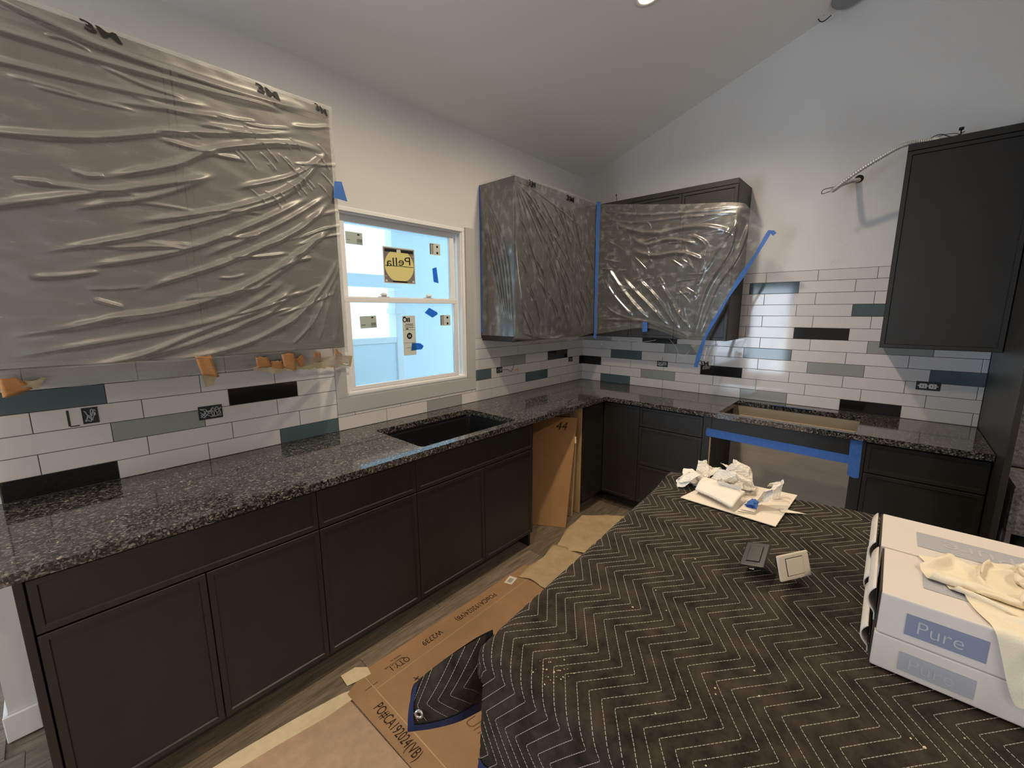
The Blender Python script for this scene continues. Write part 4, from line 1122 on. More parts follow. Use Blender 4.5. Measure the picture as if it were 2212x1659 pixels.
# ------------------------------------------------------------------ conduit and wires by the bare upper cabinet
e = thing('flexible_conduit', 'ribbed metal conduit looping from a wall hole to the top of the bare cabinet', 'conduit', (-.05, -2.02, 2.41))
path = catmull([(.0, -2.018, 2.398), (-.06, -1.985, 2.385), (-.14, -1.945, 2.355), (-.205, -1.918, 2.318), (-.232, -1.920, 2.312), (-.245, -1.955, 2.338), (-.27, -2.04, 2.392), (-.29, -2.13, 2.438), (-.30, -2.20, 2.469), (-.30, -2.26, 2.4785), (-.27, -2.33, 2.4775)], 26)
rad = [.0105 if i % 3 else .0140 for i in range(len(path))]
MB().tube(path, rad, 10, smooth=False).build('conduit_sleeve', M_CONDUIT, e)
MB().lathe([(0, .0), (.014, 0), (.014, .028), (0, .028)], (-.27, -2.33, 2.4775), (.25, -.97, 0), 14).build('connector', M_WIREW, e)
MB().tube(catmull([(-.21, -1.95, 2.335), (-.24, -1.90, 2.325), (-.252, -1.870, 2.316), (-.252, -1.868, 2.294), (-.235, -1.90, 2.305), (-.20, -1.93, 2.318)], 8), .0022, 6).build('strap_wire', M_WIREK, e)
MB().lathe([(0, 0.0015), (.020, 0.0015), (.024, 0)], (0, -2.02, 2.405), (-1, 0, 0), 20).build('wall_hole', M_INK2, e)
e = thing('loose_wire', 'thin dark wires sticking up on top of the bare upper cabinet', 'wire', (-.2, -2.40, UT))
MB().tube(catmull([(-.22, -2.29, UT + .003), (-.21, -2.32, 2.505), (-.2, -2.36, 2.520), (-.2, -2.41, 2.494), (-.2, -2.45, 2.512)], 7), .0022, 6).tube(catmull([(-.19, -2.30, UT + .03), (-.2, -2.35, 2.512), (-.21, -2.42, 2.506), (-.2, -2.46, UT + .003)], 7), .0016, 6).tube(catmull([(-.2, -2.52, UT + .004), (-.2, -2.55, 2.49), (-.21, -2.57, 2.48)], 5), .0016, 6).build('wire', M_WIREK, e)
MB().tube([(-.2, -2.437, UT + .001), (-.2, -2.436, 2.525)], .003, 6).lathe([(0, .012), (.010, .012), (.010, 0), (0, 0)], (-.2, -2.436, 2.522), (0, 0, 1), 10).build('wire_nut', M_WIREK, e)
o = MB().tube(catmull([(-.30, -.490, UT + .001), (-.30, -.489, 2.49), (-.30, -.484, 2.515)], 5), .0022, 6).tube([(-.30, -.484, 2.512), (-.30, -.484, 2.524)], .005, 8).build('loose_wire', M_WIREK)
tag(o, 'single short wire end standing on top of the half covered upper cabinet', 'wire')

mb = MB(); rr = random.Random(8)
for (yy, zz, L, an) in [(-1.905, 2.13, .022, 15), (-1.93, 2.12, .014, 30), (-1.88, 2.05, .010, 95), (-1.945, 2.035, .02, 40), (-1.965, 2.02, .024, 20), (-1.99, 2.01, .016, -10), (-1.92, 1.885, .045, 50), (-1.95, 1.885, .04, 55), (-1.98, 1.89, .03, 40), (-1.84, 1.97, .012, 90), (-2.02, 2.10, .02, 10)]:
    c_, s__ = math.cos(math.radians(an)), math.sin(math.radians(an)); w = .0009
    mb.add([(-.0006, yy, zz), (-.0006, yy - L * c_, zz + L * s__), (-.0006, yy - L * c_ - w * s__, zz + L * s__ - w * c_), (-.0006, yy - w * s__, zz - w * c_)], [(0, 1, 2, 3)])
mb.build('pencil_scuffs', M_WIREG, wall_right, kind='stuff')

# ------------------------------------------------------------------ ceiling fittings
NC = Vector((0, -SLOPE, -1)).normalized()
labs = ['lit round recessed ceiling light at the top edge of the view', 'lit round recessed ceiling light over the sink counter', 'lit round recessed ceiling light over the left counter end', 'recessed ceiling light on the far slope above the passage near the right wall', 'recessed ceiling light on the far slope behind the island', 'recessed ceiling light on the far slope near the living area', 'recessed ceiling light beside the left patio door']
for (lx, ly), lab in zip(LAMPS, labs):
    nn = NC if ly > -3.5 else Vector((0, SLOPE, -1)).normalized()
    e = thing('ceiling_light', lab, 'ceiling light', (lx, ly, ceil_z(ly)), 'recessed ceiling lights')
    c = Vector((lx, ly, ceil_z(ly)))
    MB().lathe([(.062, .001), (.064, .005), (.082, .004), (.085, .0005)], c, nn, 36).build('trim_ring', M_LAMPOFF, e)
    MB().lathe([(0, .0025), (.062, .0025)], c, nn, 32).build('lens', M_LAMP, e)
e = thing('ceiling_dome', 'grey metal dome with a dangling wire where ceiling meets right wall', 'ceiling fixture', (-.10, -1.90, ceil_z(-1.9)))
c = Vector((-.105, -1.872, ceil_z(-1.872)))
MB().lathe([(0, .052), (.03, .051), (.06, .044), (.082, .030), (.092, .012), (.094, .001)], c, NC, 36).build('dome', M_DOME, e)
MB().tube(catmull([(-.05, -1.745, ceil_z(-1.745)), (-.055, -1.712, 3.46 - .04), (-.052, -1.722, 3.385), (-.05, -1.745, 3.372), (-.07, -1.785, 3.38)], 8), .003, 6).build('wire', M_WIREK, e)

# ------------------------------------------------------------------ dishwasher opening: boards and cartons
bx = thing('cardboard_carton', 'tall flat brown carton marked 44 leaning in the dishwasher opening', 'carton', (-1.2, -.5, 0))
P0, P1 = Vector((-1.330, -.362, .002)), Vector((-1.168, -.648, .002))
P2 = Vector((-.966, -.592, .800)); e1 = (P1 - P0)
top1 = Vector((-.975, -.600, .795)); top0 = top1 - e1
nrm = e1.cross(top1 - P1).normalized()
if nrm.x > 0: nrm = -nrm
th = .055
vs = [P0, P1, top1, top0]
back = [v - nrm * th for v in vs]
back = [Vector((v.x, v.y, max(v.z, .002))) for v in back]
MB().add(vs + back, [(0, 1, 2, 3), (7, 6, 5, 4), (0, 4, 5, 1), (1, 5, 6, 2), (2, 6, 7, 3), (3, 7, 4, 0)]).build('carton_body', M_CARD2, bx)
ux = e1.normalized(); uy = (top1 - P1); uy = (uy - ux * uy.dot(ux)).normalized()
text_bm('44', top1 - e1 * .36 - uy * .07 + nrm * .0012, ux, uy, .085, .25).build('handwriting', M_INK, bx)
o = sheet([top1 - e1 * .03 - uy * .14 + nrm * .0010, top1 - e1 * .005 - uy * .14 + nrm * .0010, top1 - e1 * .005 - uy * .19 + nrm * .0010, top1 - e1 * .03 - uy * .19 + nrm * .0010], .0003, M_CARDW, 'label', bx, nrm)
o = MB().bevbox(-1.005, -.985, -.585, -.10, .003, .62, .002).build('plywood_board', M_RAW)
tag(o, 'dark brown plywood board standing behind the leaning carton', 'board')
for v in o.data.vertices: v.co.x += (v.co.z) * .06

# ------------------------------------------------------------------ things on the floor
def flat_poly(pts, z0, z1): return MB().prism(pts, z0, z1)
fb1 = thing('flattened_carton', 'flattened brown carton with printed letters lying in the aisle', 'carton', (-2.4, -.9, 0))
flat_poly([(-2.805, -.704), (-2.30, -.716), (-1.72, -.722), (-1.72, -1.60), (-2.90, -1.60), (-2.905, -1.24), (-2.918, -.762)], .0015, .0050).build('sheet', M_CARD, fb1)
MB().bevbox(-2.82, -1.73, -.8325, -.8295, .0050, .0056, .0002).bevbox(-2.828, -2.824, -1.58, -.72, .0050, .0056, .0002).build('crease', M_KRAFT, fb1)
MB().box(-2.828, -2.823, -.80, -.712, .0050, .0054).box(-2.86, -2.80, -.8045, -.8020, .0050, .0054).build('cut_line', M_INK, fb1)
def floor_text(body, p0, p1, h, up, parent, bold=0.0, z=.0058, m=M_INK, shear=0):
    p0 = Vector((*p0, z)); p1 = Vector((*p1, z))
    return text_bm(body, (p0 + p1) / 2, p1 - p0, Vector((*up, 0)), h, shear, bold=bold, width=(p1 - p0).length).build('printed_lettering', m, parent)
floor_text('PO#CA192024(VB)', (-2.052, -.780), (-2.330, -.772), .046, (0, -1), fb1)
floor_text('W2739', (-2.432, -.776), (-2.546, -.776), .046, (0, -1), fb1)
floor_text('QTY:1', (-2.640, -.794), (-2.728, -.786), .046, (0, -1), fb1)
floor_text('MADE IN', (-2.655, -.752), (-2.705, -.750), .013, (0, -1), fb1)
floor_text('HANDLE WITH CARE', (-2.655, -.770), (-2.745, -.768), .012, (0, -1), fb1)
floor_text('PO#CA192024(VB)', (-2.862, -.903), (-2.868, -1.197), .060, (1, 0), fb1)
floor_text('Un', (-2.652, -1.215), (-2.648, -1.29), .07, (1, .2), fb1, m=M_INK3, shear=.4, bold=-.02)
floor_text('x', (-2.690, -.905), (-2.665, -.92), .04, (.3, 1), fb1)
lb = sheet([(-1.942, -.748, .0052), (-1.872, -.730, .0052), (-1.860, -.780, .0052), (-1.928, -.794, .0052)], .0004, M_CARDW, 'barcode_label', fb1, Vector((0, 0, 1)))
mb = MB()
for i in range(9):
    t = .2 + i * .065; w = .02 if i % 3 else .04
    p = Vector((-1.942, -.748, 0)).lerp(Vector((-1.872, -.730, 0)), t); d = Vector((.013, -.045, 0)); s = Vector((.07, .018, 0)) * w
    mb.add([p + d * .25 + Vector((0, 0, .0058)), p + s + d * .25 + Vector((0, 0, .0058)), p + s + d * .8 + Vector((0, 0, .0058)), p + d * .8 + Vector((0, 0, .0058))], [(0, 1, 2, 3)])
mb.build('bar_print', M_INK2, lb)
rb = flat_poly([(-5.2, -.640), (-3.45, -.700), (-3.05, -.742), (-2.925, -.770), (-2.909, -1.22), (-2.906, -2.6), (-5.2, -2.6)], .0012, .0036).build('floor_protection_board', M_RAM)
tag(rb, 'pinkish tan floor protection board taped down beside the left cabinets', 'floor protection')
def tapef(pts, label):
    o = MB().prism(pts, .0038, .0044).build('masking_tape', M_MASK); tag(o, label, 'tape', 'masking tape on the floor')
tapef([(-3.46, -.680), (-3.30, -.688), (-3.10, -.712), (-2.93, -.742), (-2.896, -.756), (-2.900, -.800), (-3.02, -.798), (-3.20, -.770), (-3.40, -.745), (-3.46, -.735)], 'long cream masking tape strip along the edge of the floor board')
o = MB().prism([(-2.895, -.655), (-2.830, -.660), (-2.792, -.700), (-2.800, -.745), (-2.86, -.735), (-2.90, -.725)], .0056, .0062).build('masking_tape', M_MASK); tag(o, 'short cream masking tape patch at the corner of the flattened carton', 'tape', 'masking tape on the floor')
# crumpled kraft sheets
def kraft(name, quad, z, seed, label, bend=.0):
    q_ = [np.array(p, float) for p in quad]; n_ = 26; vs_ = []
    for i in range(n_):
        for j in range(n_):
            u, v = i / (n_ - 1), j / (n_ - 1)
            p = (1 - v) * ((1 - u) * q_[0] + u * q_[1]) + v * ((1 - u) * q_[3] + u * q_[2])
            h = float(vnoise(np.array(u * 5.), np.array(v * 5.), seed)) * .010 + float(vnoise(np.array(u * 13.), np.array(v * 13.), seed + 1)) * .005
            edge = min(u, v, 1 - u, 1 - v)
            p = p + (0.012 * np.array([math.sin(v * 9 + seed), math.sin(u * 8 + seed)]) if edge < .02 else 0)
            vs_.append((p[0], p[1], z + max(0, h + .004) + bend * max(0, u - .8)))
    o = MB().grid(vs_, n_, n_, True).build(name, M_KRAFT, None, recalc=False)
    s_ = o.modifiers.new('thickness', 'SOLIDIFY'); s_.thickness = .0012; s_.offset = 1
    tag(o, label, 'paper'); return o
kraft('kraft_paper', [(-1.845, -.772), (-1.425, -.735), (-1.36, -1.10), (-1.80, -1.12)], .0062, 31, 'tan kraft paper sheet lying nearer the flattened carton')
kraft('kraft_paper', [(-1.46, -.742), (-.935, -.632), (-.715, -.900), (-1.32, -1.04)], .0075, 35, 'tan kraft paper sheet lying nearer the corner cabinet', .03)

# ------------------------------------------------------------------ island under the moving blanket
isl = thing('island', 'dark kitchen island hidden under the quilted blanket', 'island', (-2.5, -2.4, 0))
MB().box(-3.00, -2.06, -3.20, -1.84, .10, .880).build('carcass', M_ISL, isl)
MB().box(-2.95, -2.11, -3.15, -1.89, .001, .10).build('toe_kick', M_CABIN, isl)
ip = [(-3.045, -1.775), (-1.965, -1.705), (-1.87, -2.26), (-1.87, -3.24), (-3.045, -3.24)]
MB().prism(ip, .8805, .914).build('countertop', M_GRAN, isl)
SN, RR, ZT = -3.050, .030, .930
def t_left(s): return -1.700 + .062 * (s + 1.94)
def s_far(t): return -1.955 + np.minimum(.17 * (-1.68 - t), .105)
def drop(e):
    e = np.maximum(e, 0); q_ = RR * np.pi / 2
    out = np.where(e < q_, RR * np.sin(np.minimum(e, q_) / RR), RR + (e - q_) * .04)
    dn = np.where(e < q_, RR * (1 - np.cos(np.minimum(e, q_) / RR)), RR + (e - q_))
    return out, dn
def zig(s):
    x = s + 2.845; ph = np.abs(((x / .17) % 1) - .5) * 2      # 1 at the peaks, 0 in the valleys
    return -1.822 - .067 * (1 - ph) - .045 * x
PITCHL = .0253
def quilt(s, t):
    d = np.abs(((t - zig(s)) / PITCHL) % 1 - .5) * 2            # 1 on a stitch line, 0 midway
    return .0024 * (1 - np.exp(-((1 - d) * PITCHL / 2 / .0045) ** 2))
def blanket(s, t, lift=0.0):
    s = np.asarray(s, float); t = np.asarray(t, float)
    tl = t_left(np.clip(s, SN, -1.9)); sf = s_far(t)
    exn, exf, ey = SN - s, s - sf, t - tl
    on_, dn_ = drop(exn); of_, df_ = drop(exf); oy, dy = drop(ey)
    wav = .0025 * vnoise(s * 6, t * 6, 3) + .0015 * vnoise(s * 17, t * 17, 4)
    far_l = np.exp(-(((s + 1.97) / .07) ** 2 + ((t + 1.73) / .10) ** 2)) * .018
    h = quilt(s, t) + lift
    x = np.where(exn > 0, SN - on_, np.where(exf > 0, sf + of_, s))
    y = np.where(ey > 0, tl + oy, t)
    z = ZT + wav + far_l - np.maximum(np.maximum(dn_, df_), dy)
    both = (exn > 0) & (ey > 0)
    rr_c = np.hypot(np.maximum(exn, 0), np.maximum(ey, 0)) + 1e-9
    oc, dc = drop(rr_c)
    x = np.where(both, SN - oc * np.maximum(exn, 0) / rr_c, x); y = np.where(both, tl + oc * np.maximum(ey, 0) / rr_c, y); z = np.where(both, ZT + wav - dc, z)
    # quilting stands out along the local normal
    an = np.clip(exn / (RR * np.pi / 2), 0, 1) * np.pi / 2; af = np.clip(exf / (RR * np.pi / 2), 0, 1) * np.pi / 2; ay = np.clip(ey / (RR * np.pi / 2), 0, 1) * np.pi / 2
    c = np.cos(np.maximum(np.maximum(an, af), ay))
    x = x - h * np.sin(an) + h * np.sin(af); y = y + h * np.sin(ay); z = z + h * c
    # soft flutes in the near drop
    fl_ = np.clip((exn - .05) / .2, 0, 1)
    x = x - fl_ * .010 * np.sin(t * 17 + 1.0)
    return np.stack([x, y, z], -1)
bk = thing('moving_blanket', 'dark quilted moving blanket with white zigzag stitching over the island', 'blanket', (-2.5, -2.4, .914))
S = np.arange(SN - .285, -1.72, .0045); Tt = np.arange(-3.16, -1.50, .0045)
ss, tt = np.meshgrid(S, Tt, indexing='ij')
P = blanket(ss, tt).reshape(-1, 3)
nu, nv = len(S), len(Tt)
tl_ = t_left(np.clip(ss, SN, -1.9)); sf_ = s_far(tt)
ok = ~((ss < SN - .001) & (tt > tl_ + .001) & (np.hypot(SN - ss, tt - tl_) > .085)) & ~((ss > sf_ + .05) & (tt > tl_ + .05)) & (tt < tl_ + .25) & (ss < sf_ + .22)
I, J = np.meshgrid(np.arange(nu - 1), np.arange(nv - 1), indexing='ij')
okq = ok[:-1, :-1] & ok[1:, :-1] & ok[1:, 1:] & ok[:-1, 1:]
a = (I * nv + J)[okq]
faces = np.stack([a, a + nv, a + nv + 1, a + 1], 1)
me = bpy.data.meshes.new('cover')
off = np.array(bk.location)
me.from_pydata((P - off).tolist(), [], faces.tolist())
bm = bmesh.new(); bm.from_mesh(me)
bmesh.ops.delete(bm, geom=[v for v in bm.verts if not v.link_faces], context='VERTS')
bm.to_mesh(me); bm.free()
me.polygons.foreach_set('use_smooth', [True] * len(me.polygons))
me.materials.append(M_BLANKET)
cover = bpy.data.objects.new('cover', me); COL.objects.link(cover); cover.parent = bk
# stitching: dashes laid along every zigzag
def dashes(curve_pts, seg=.0052, gap=.0018, w=.00062, hgt=.0008, up=None):
    """curve_pts: (n,3) ; returns verts, faces of little flat bars"""
    d = np.linalg.norm(np.diff(curve_pts, axis=0), axis=1)
    L = np.concatenate([[0], np.cumsum(d)])
    vs_, fs_ = [], []
    s0 = 0.0
    while s0 + seg < L[-1]:
        A = np.array([np.interp(s0, L, curve_pts[:, k]) for k in range(3)]); B = np.array([np.interp(s0 + seg, L, curve_pts[:, k]) for k in range(3)])
        t_ = (B - A) / (np.linalg.norm(B - A) + 1e-9)
        n_ = up if up is not None else np.array([0, 0, 1.])
        sd = np.cross(t_, n_); ln = np.linalg.norm(sd)
        if ln > .1:
            sd = sd / ln * w; nn_ = n_ * hgt
            o_ = len(vs_)
            vs_ += [A - sd, A + sd, B + sd, B - sd, A + nn_, B + nn_]
            fs_ += [(o_, o_ + 1, o_ + 4), (o_ + 1, o_ + 2, o_ + 5, o_ + 4), (o_ + 2, o_ + 3, o_ + 5), (o_ + 3, o_, o_ + 4, o_ + 5)]
        s0 += seg + gap
    return vs_, fs_
st = MB()
sv = np.arange(SN - .27, -1.74, .006)
# exact corner parameters so that the points stay sharp
cor = -2.845 + np.arange(-8, 16) * .085
sv = np.unique(np.concatenate([sv, cor[(cor > SN - .27) & (cor < -1.74)]]))
for k in range(-60, 14):
    tv = zig(sv) + k * PITCHL
    tl = t_left(np.clip(sv, SN, -1.9))
    inside = (tv > -3.12) & (tv < tl + .22) & ~((sv < SN - .001) & (tv > tl + .001) & (np.hypot(SN - sv, tv - tl) > .075)) & (sv < s_far(tv) + .19) & ~((sv > s_far(tv) + .05) & (tv > tl + .05))
    idx = np.where(inside)[0]
    if len(idx) < 3: continue
    for run in np.split(idx, np.where(np.diff(idx) > 1)[0] + 1):
        if len(run) < 3: continue
        p = blanket(sv[run], tv[run], .0010)
        near = sv[run] < SN - RR
        parts_ = np.split(np.arange(len(run)), np.where(np.diff(near.astype(int)) != 0)[0] + 1)
        for pr in parts_:
            if len(pr) < 2: continue
            pr2 = np.append(pr, pr[-1] + 1) if pr[-1] + 1 < len(run) else pr
            v_, f_ = dashes(p[pr2], up=np.array([-1., 0, 0]) if near[pr[0]] else None)
            st.add(v_, f_)
st.build('stitching', M_STITCH, bk, recalc=False, kind='stuff')
# binding along the near hem, left hem
def binding(par, n=200, w=.036):
    s_, t_ = par
    return None
def hem(svals, tvals, ds, dt, n_w=5):
    vs_ = []
    for i in range(len(svals)):
        for k in range(n_w):
            f = k / (n_w - 1)
            p = blanket(np.array([svals[i] + ds * f]), np.array([tvals[i] + dt * f]), .003)[0]
            vs_.append(p)
    return MB().grid(vs_, len(svals), n_w, True)
tv = np.arange(-3.14, t_left(SN) + .004, .006)
hem(np.full(len(tv), SN - .285), tv, .040, 0).build('binding', M_BIND, bk, recalc=False)
sv2 = np.arange(SN, -1.98, .01)
hem(sv2, t_left(sv2) + .245, 0, -.040).build('binding', M_BIND, bk, recalc=False)
# far left corner: a turned-up bit of hem
mb = MB(); vs = []
for i in range(8):
    for j in range(4):
        u, v = i / 7, j / 3
        vs.append((-2.045 + .055 * u + .01 * v, -1.693 + .020 * u, .905 + .040 * v + .008 * math.sin(u * 3)))
mb.grid(vs, 8, 4); mb.build('binding', M_BIND, bk, recalc=False)
# hanging corner fold beside the near drop
C0 = np.array([-3.048, -1.742, .9345]); F = np.array([-3.130, -1.599, .776]); Tp = np.array([-3.150, -1.597, .677]); Bp = np.array([-3.015, -1.690, .690])
top = curve([C0, (-3.078, -1.708, .905), (-3.103, -1.656, .852), (-3.122, -1.618, .806), F])
bot = curve([Bp, (-3.06, -1.662, .676), (-3.105, -1.625, .668), Tp])
inn = curve([C0, (-3.050, -1.735, .86), (-3.030, -1.708, .78), Bp])
outc = curve([F, (-3.142, -1.594, .73), Tp])
def flap(u, v):
    c = (1 - v)[..., None] * top(u) + v[..., None] * bot(u) + (1 - u)[..., None] * inn(v) + u[..., None] * outc(v)
    b_ = ((1 - u) * (1 - v))[..., None] * C0 + (u * (1 - v))[..., None] * F + ((1 - u) * v)[..., None] * Bp + (u * v)[..., None] * Tp
    p = c - b_
    bul = .016 * np.sin(u * np.pi) * np.sin(v * np.pi)
    p[..., 0] -= bul; p[..., 1] -= bul * .4
    return p
n_ = 60
P, nu, nv = film_grid(np.linspace(0, 1, n_), np.linspace(0, 1, n_), flap)
MB().grid(P, nu, nv).build('corner_fold', M_BLANKET, bk, recalc=False)
# back layer of the fold, running to the aisle side drop
LB = blanket(np.array([-3.0]), np.array([t_left(-3.0) + .24]))[0]; LT = blanket(np.array([-3.035]), np.array([t_left(-3.035) + .02]))[0]
def flapb(u, v):
    a_ = outc(v) * 1.0; b_ = LT + (LB - LT) * v[..., None]
    tp_ = top(1 - u)
    p = (1 - u)[..., None] * a_ + u[..., None] * b_
    p[..., 2] = np.where(v < .5, p[..., 2] * (1 - (1 - 2 * v)) + (1 - 2 * v) * np.minimum(tp_[..., 2], 2), p[..., 2])
    return p + np.array([.006, .006, 0])
P, nu, nv = film_grid(np.linspace(0, 1, 24), np.linspace(0, 1, 24), flapb)
MB().grid(P, nu, nv).build('fold_back', M_BLANKET, bk, recalc=False)
st = MB()
for k, a0_ in enumerate([.20, .36, .52, .68, .83, .95]):
    vv = np.linspace(0.0, .84, 40)
    uu = np.clip(a0_ - .30 * np.abs(vv - .47) / .47 * (1.0 if k < 4 else .5), 0.0, 1)
    keep = uu > 0.01
    p = flap(uu[keep], vv[keep]) + np.array([-.0012, -.0008, .0006])
    if len(p) > 4:
        v_, f_ = dashes(p, up=np.array([-.85, -.5, .2])); st.add(v_, f_)
st.build('stitching', M_STITCH, bk, recalc=False, kind='stuff')
vs = []
for i in range(30):
    for k in range(4):
        u = np.array([i / 29]); v = np.array([.86 + .145 * k / 3])
        vs.append(flap(u, v)[0] + np.array([-.003, -.002, 0]))
MB().grid(vs, 30, 4).build('binding', M_BIND, bk, recalc=False)
vs = []
for i in range(16):
    for k in range(4):
        v = np.array([i / 15]); u = np.array([.90 + .105 * k / 3])
        vs.append(flap(u, v)[0] + np.array([-.0035, -.002, 0]))
MB().grid(vs, 16, 4).build('binding', M_BIND, bk, recalc=False)
gc = flap(np.array([.80]), np.array([.62]))[0]
gn = Vector((-.80, -.55, .1)).normalized()
MB().lathe([(.0045, .0), (.005, .003), (.008, .004), (.0105, .002), (.011, -.001)], Vector(gc) + gn * .004, gn, 24).build('grommet', M_STEEL, bk)

# crumbs of plaster on the blanket
mb = MB(); rr = random.Random(5)
spots = [(-3.027, -1.895, 16, .014), (-3.015, -1.912, 8, .008), (-3.05, -1.884, 4, .01), (-2.826, -2.19, 1, .001), (-2.755, -2.386, 2, .006), (-2.70, -2.445, 1, .001), (-2.508, -1.95, 2, .02), (-2.70, -1.95, 3, .05), (-2.78, -2.1, 3, .06), (-2.95, -2.2, 3, .08)]
for cx_, cy_, n_, sp_ in spots:
    for k in range(n_):
        s0, t0 = cx_ + rr.gauss(0, sp_), cy_ + rr.gauss(0, sp_)
        p = blanket(np.array([s0]), np.array([t0]), .0012)[0]; r_ = rr.uniform(.0006, .0016) if n_ > 3 else rr.uniform(.0012, .0022)
        bm = bmesh.new(); bmesh.ops.create_icosphere(bm, subdivisions=1, radius=1)
        vs_ = [(p[0] + v.co.x * r_ * rr.uniform(.7, 1.5), p[1] + v.co.y * r_ * rr.uniform(.7, 1.5), p[2] + v.co.z * r_ * .7) for v in bm.verts]
        fs_ = [tuple(v.index for v in f.verts) for f in bm.faces]; bm.free()
        mb.add(vs_, fs_)
o = mb.build('plaster_crumbs', M_CRUMB); o['kind'] = 'stuff'; tag(o, 'cream plaster crumbs scattered on the dark quilted blanket', 'crumbs')

# ------------------------------------------------------------------ papers on the blanket
ZB_ = ZT + .0075
o = MB().prism([(-2.146, -1.800), (-2.157, -2.092), (-1.852, -2.103), (-1.875, -1.850)], ZB_, ZB_ + .0022).build('card_sheet', M_CARDW)
tag(o, 'cream card sheet lying under the heap of crumpled tissue', 'card')
# folded pleated card
n1, n2 = 14, 20; vs = []
qd = [np.array(p) for p in [(-2.079, -1.829), (-1.985, -1.822), (-2.030, -1.975), (-2.147, -1.967)]]
for i in range(n1):
    for j in range(n2):
        u, v = i / (n1 - 1), j / (n2 - 1)
        p = (1 - v) * ((1 - u) * qd[0] + u * qd[1]) + v * ((1 - u) * qd[3] + u * qd[2])
        vs.append((p[0], p[1], ZB_ + .012 + .016 * math.sin(u * 1.9) + .004 * math.sin(v * 3) + .0008 * math.sin(v * 70)))
o = MB().grid(vs, n1, n2, True).build('folded_napkin', M_PAPER, None, recalc=False)
s_ = o.modifiers.new('thickness', 'SOLIDIFY'); s_.thickness = .009; s_.offset = -1
tag(o, 'flat folded ribbed paper towel lying in front of the crumpled tissue', 'paper towel')
for k in range(3):
    o_ = MB().prism([(-2.150 + .012 * k, -1.975 - .006 * k), (-2.03 + .01 * k, -1.980 - .004 * k), (-2.035, -2.03), (-2.120, -2.025)], ZB_ + .003 + .004 * k, ZB_ + .0045 + .004 * k).build('paper_slip', M_CARDW)
    tag(o_, ['lowest thin white paper slip in the stack beside the blue tape wad', 'middle thin white paper slip in the stack beside the blue tape wad', 'top thin white paper slip in the stack beside the blue tape wad'][k], 'paper', 'paper slips beside the tape wad')
def crumple(size, nfold, seed, n=44, squash=(1, 1, 1), limit=None):
    rr_ = np.random.RandomState(seed)
    g_ = np.linspace(-.5, .5, n)
    X, Y = np.meshgrid(g_, g_, indexing='ij')
    P_ = np.stack([X.ravel(), Y.ravel(), np.zeros(n * n)], 1) * size
    P_ += rr_.normal(0, size * .004, P_.shape)
    for k in range(nfold):
        nn_ = rr_.normal(0, 1, 3); nn_ /= np.linalg.norm(nn_)
        dd = rr_.uniform(-.03, .16) * size
        s__ = P_ @ nn_ - dd
        P_ = P_ - np.where(s__ > 0, s__ * rr_.uniform(1.3, 1.95), 0)[:, None] * nn_
    P_ += rr_.normal(0, size * .003, P_.shape)
    P_ -= P_.mean(0)
    ext_ = np.abs(P_).max(0) + 1e-6
    return P_ / ext_ * np.array(squash), n
def wad(name, m, c, r, seed, label, cat, size=.24, nfold=9, grp=None):
    P_, n = crumple(size, nfold, seed, squash=r)
    P_ = P_ + np.array(c); P_[:, 2] += -P_[:, 2].min() + ZB_ + .003 + (c[2])
    o = MB().grid(P_, n, n, False).build(name, m, None, recalc=False)
    tag(o, label, cat, grp); return o
GW = 'crumpled tissues on the blanket'
wad('crumpled_tissue', M_PAPER, (-2.025, -1.785, -.004), (.050, .044, .036), 2, 'small crumpled white tissue leftmost of the heap', 'tissue', grp=GW, nfold=6)
wad('crumpled_tissue', M_PAPER, (-1.955, -1.815, -.004), (.050, .052, .044), 3, 'crumpled white tissue behind the folded paper towel', 'tissue', grp=GW, nfold=7)
wad('crumpled_tissue', M_PAPER, (-1.965, -1.890, .0), (.060, .052, .050), 5, 'squarish white tissue in the middle of the heap', 'tissue', grp=GW, nfold=5)
wad('crumpled_tissue', M_PAPER, (-1.945, -1.950, .002), (.070, .074, .066), 8, 'largest and tallest crumpled tissue of the heap', 'tissue', grp=GW, nfold=6)
wad('crumpled_tissue', M_PAPER, (-2.005, -1.935, .012), (.055, .060, .030), 13, 'bright white crumpled tissue in front of the tallest one', 'tissue', grp=GW, nfold=6)
wad('crumpled_tissue', M_PAPER, (-2.035, -2.045, .0), (.050, .042, .044), 21, 'tightly crumpled tissue right of the blue tape wad', 'tissue', grp=GW, nfold=10)
wad('crumpled_tissue', M_PAPER, (-1.925, -2.055, .0), (.028, .030, .042), 34, 'small upright twist of tissue at the right of the heap', 'tissue', grp=GW, nfold=7)
wad('tape_wad', M_BLUE, (-2.092, -2.008, .002), (.022, .020, .019), 55, 'wadded ball of blue tape on the card sheet', 'tape', nfold=9)
o = sheet([(-2.045, -2.088, ZB_ + .004), (-2.020, -2.075, ZB_ + .006), (-2.000, -2.150, ZB_ + .002)], .0006, M_CARDW, 'paper_scrap', None, Vector((0, 0, 1)))
tag(o, 'pointed white paper scrap poking past the right edge of the card sheet', 'paper')

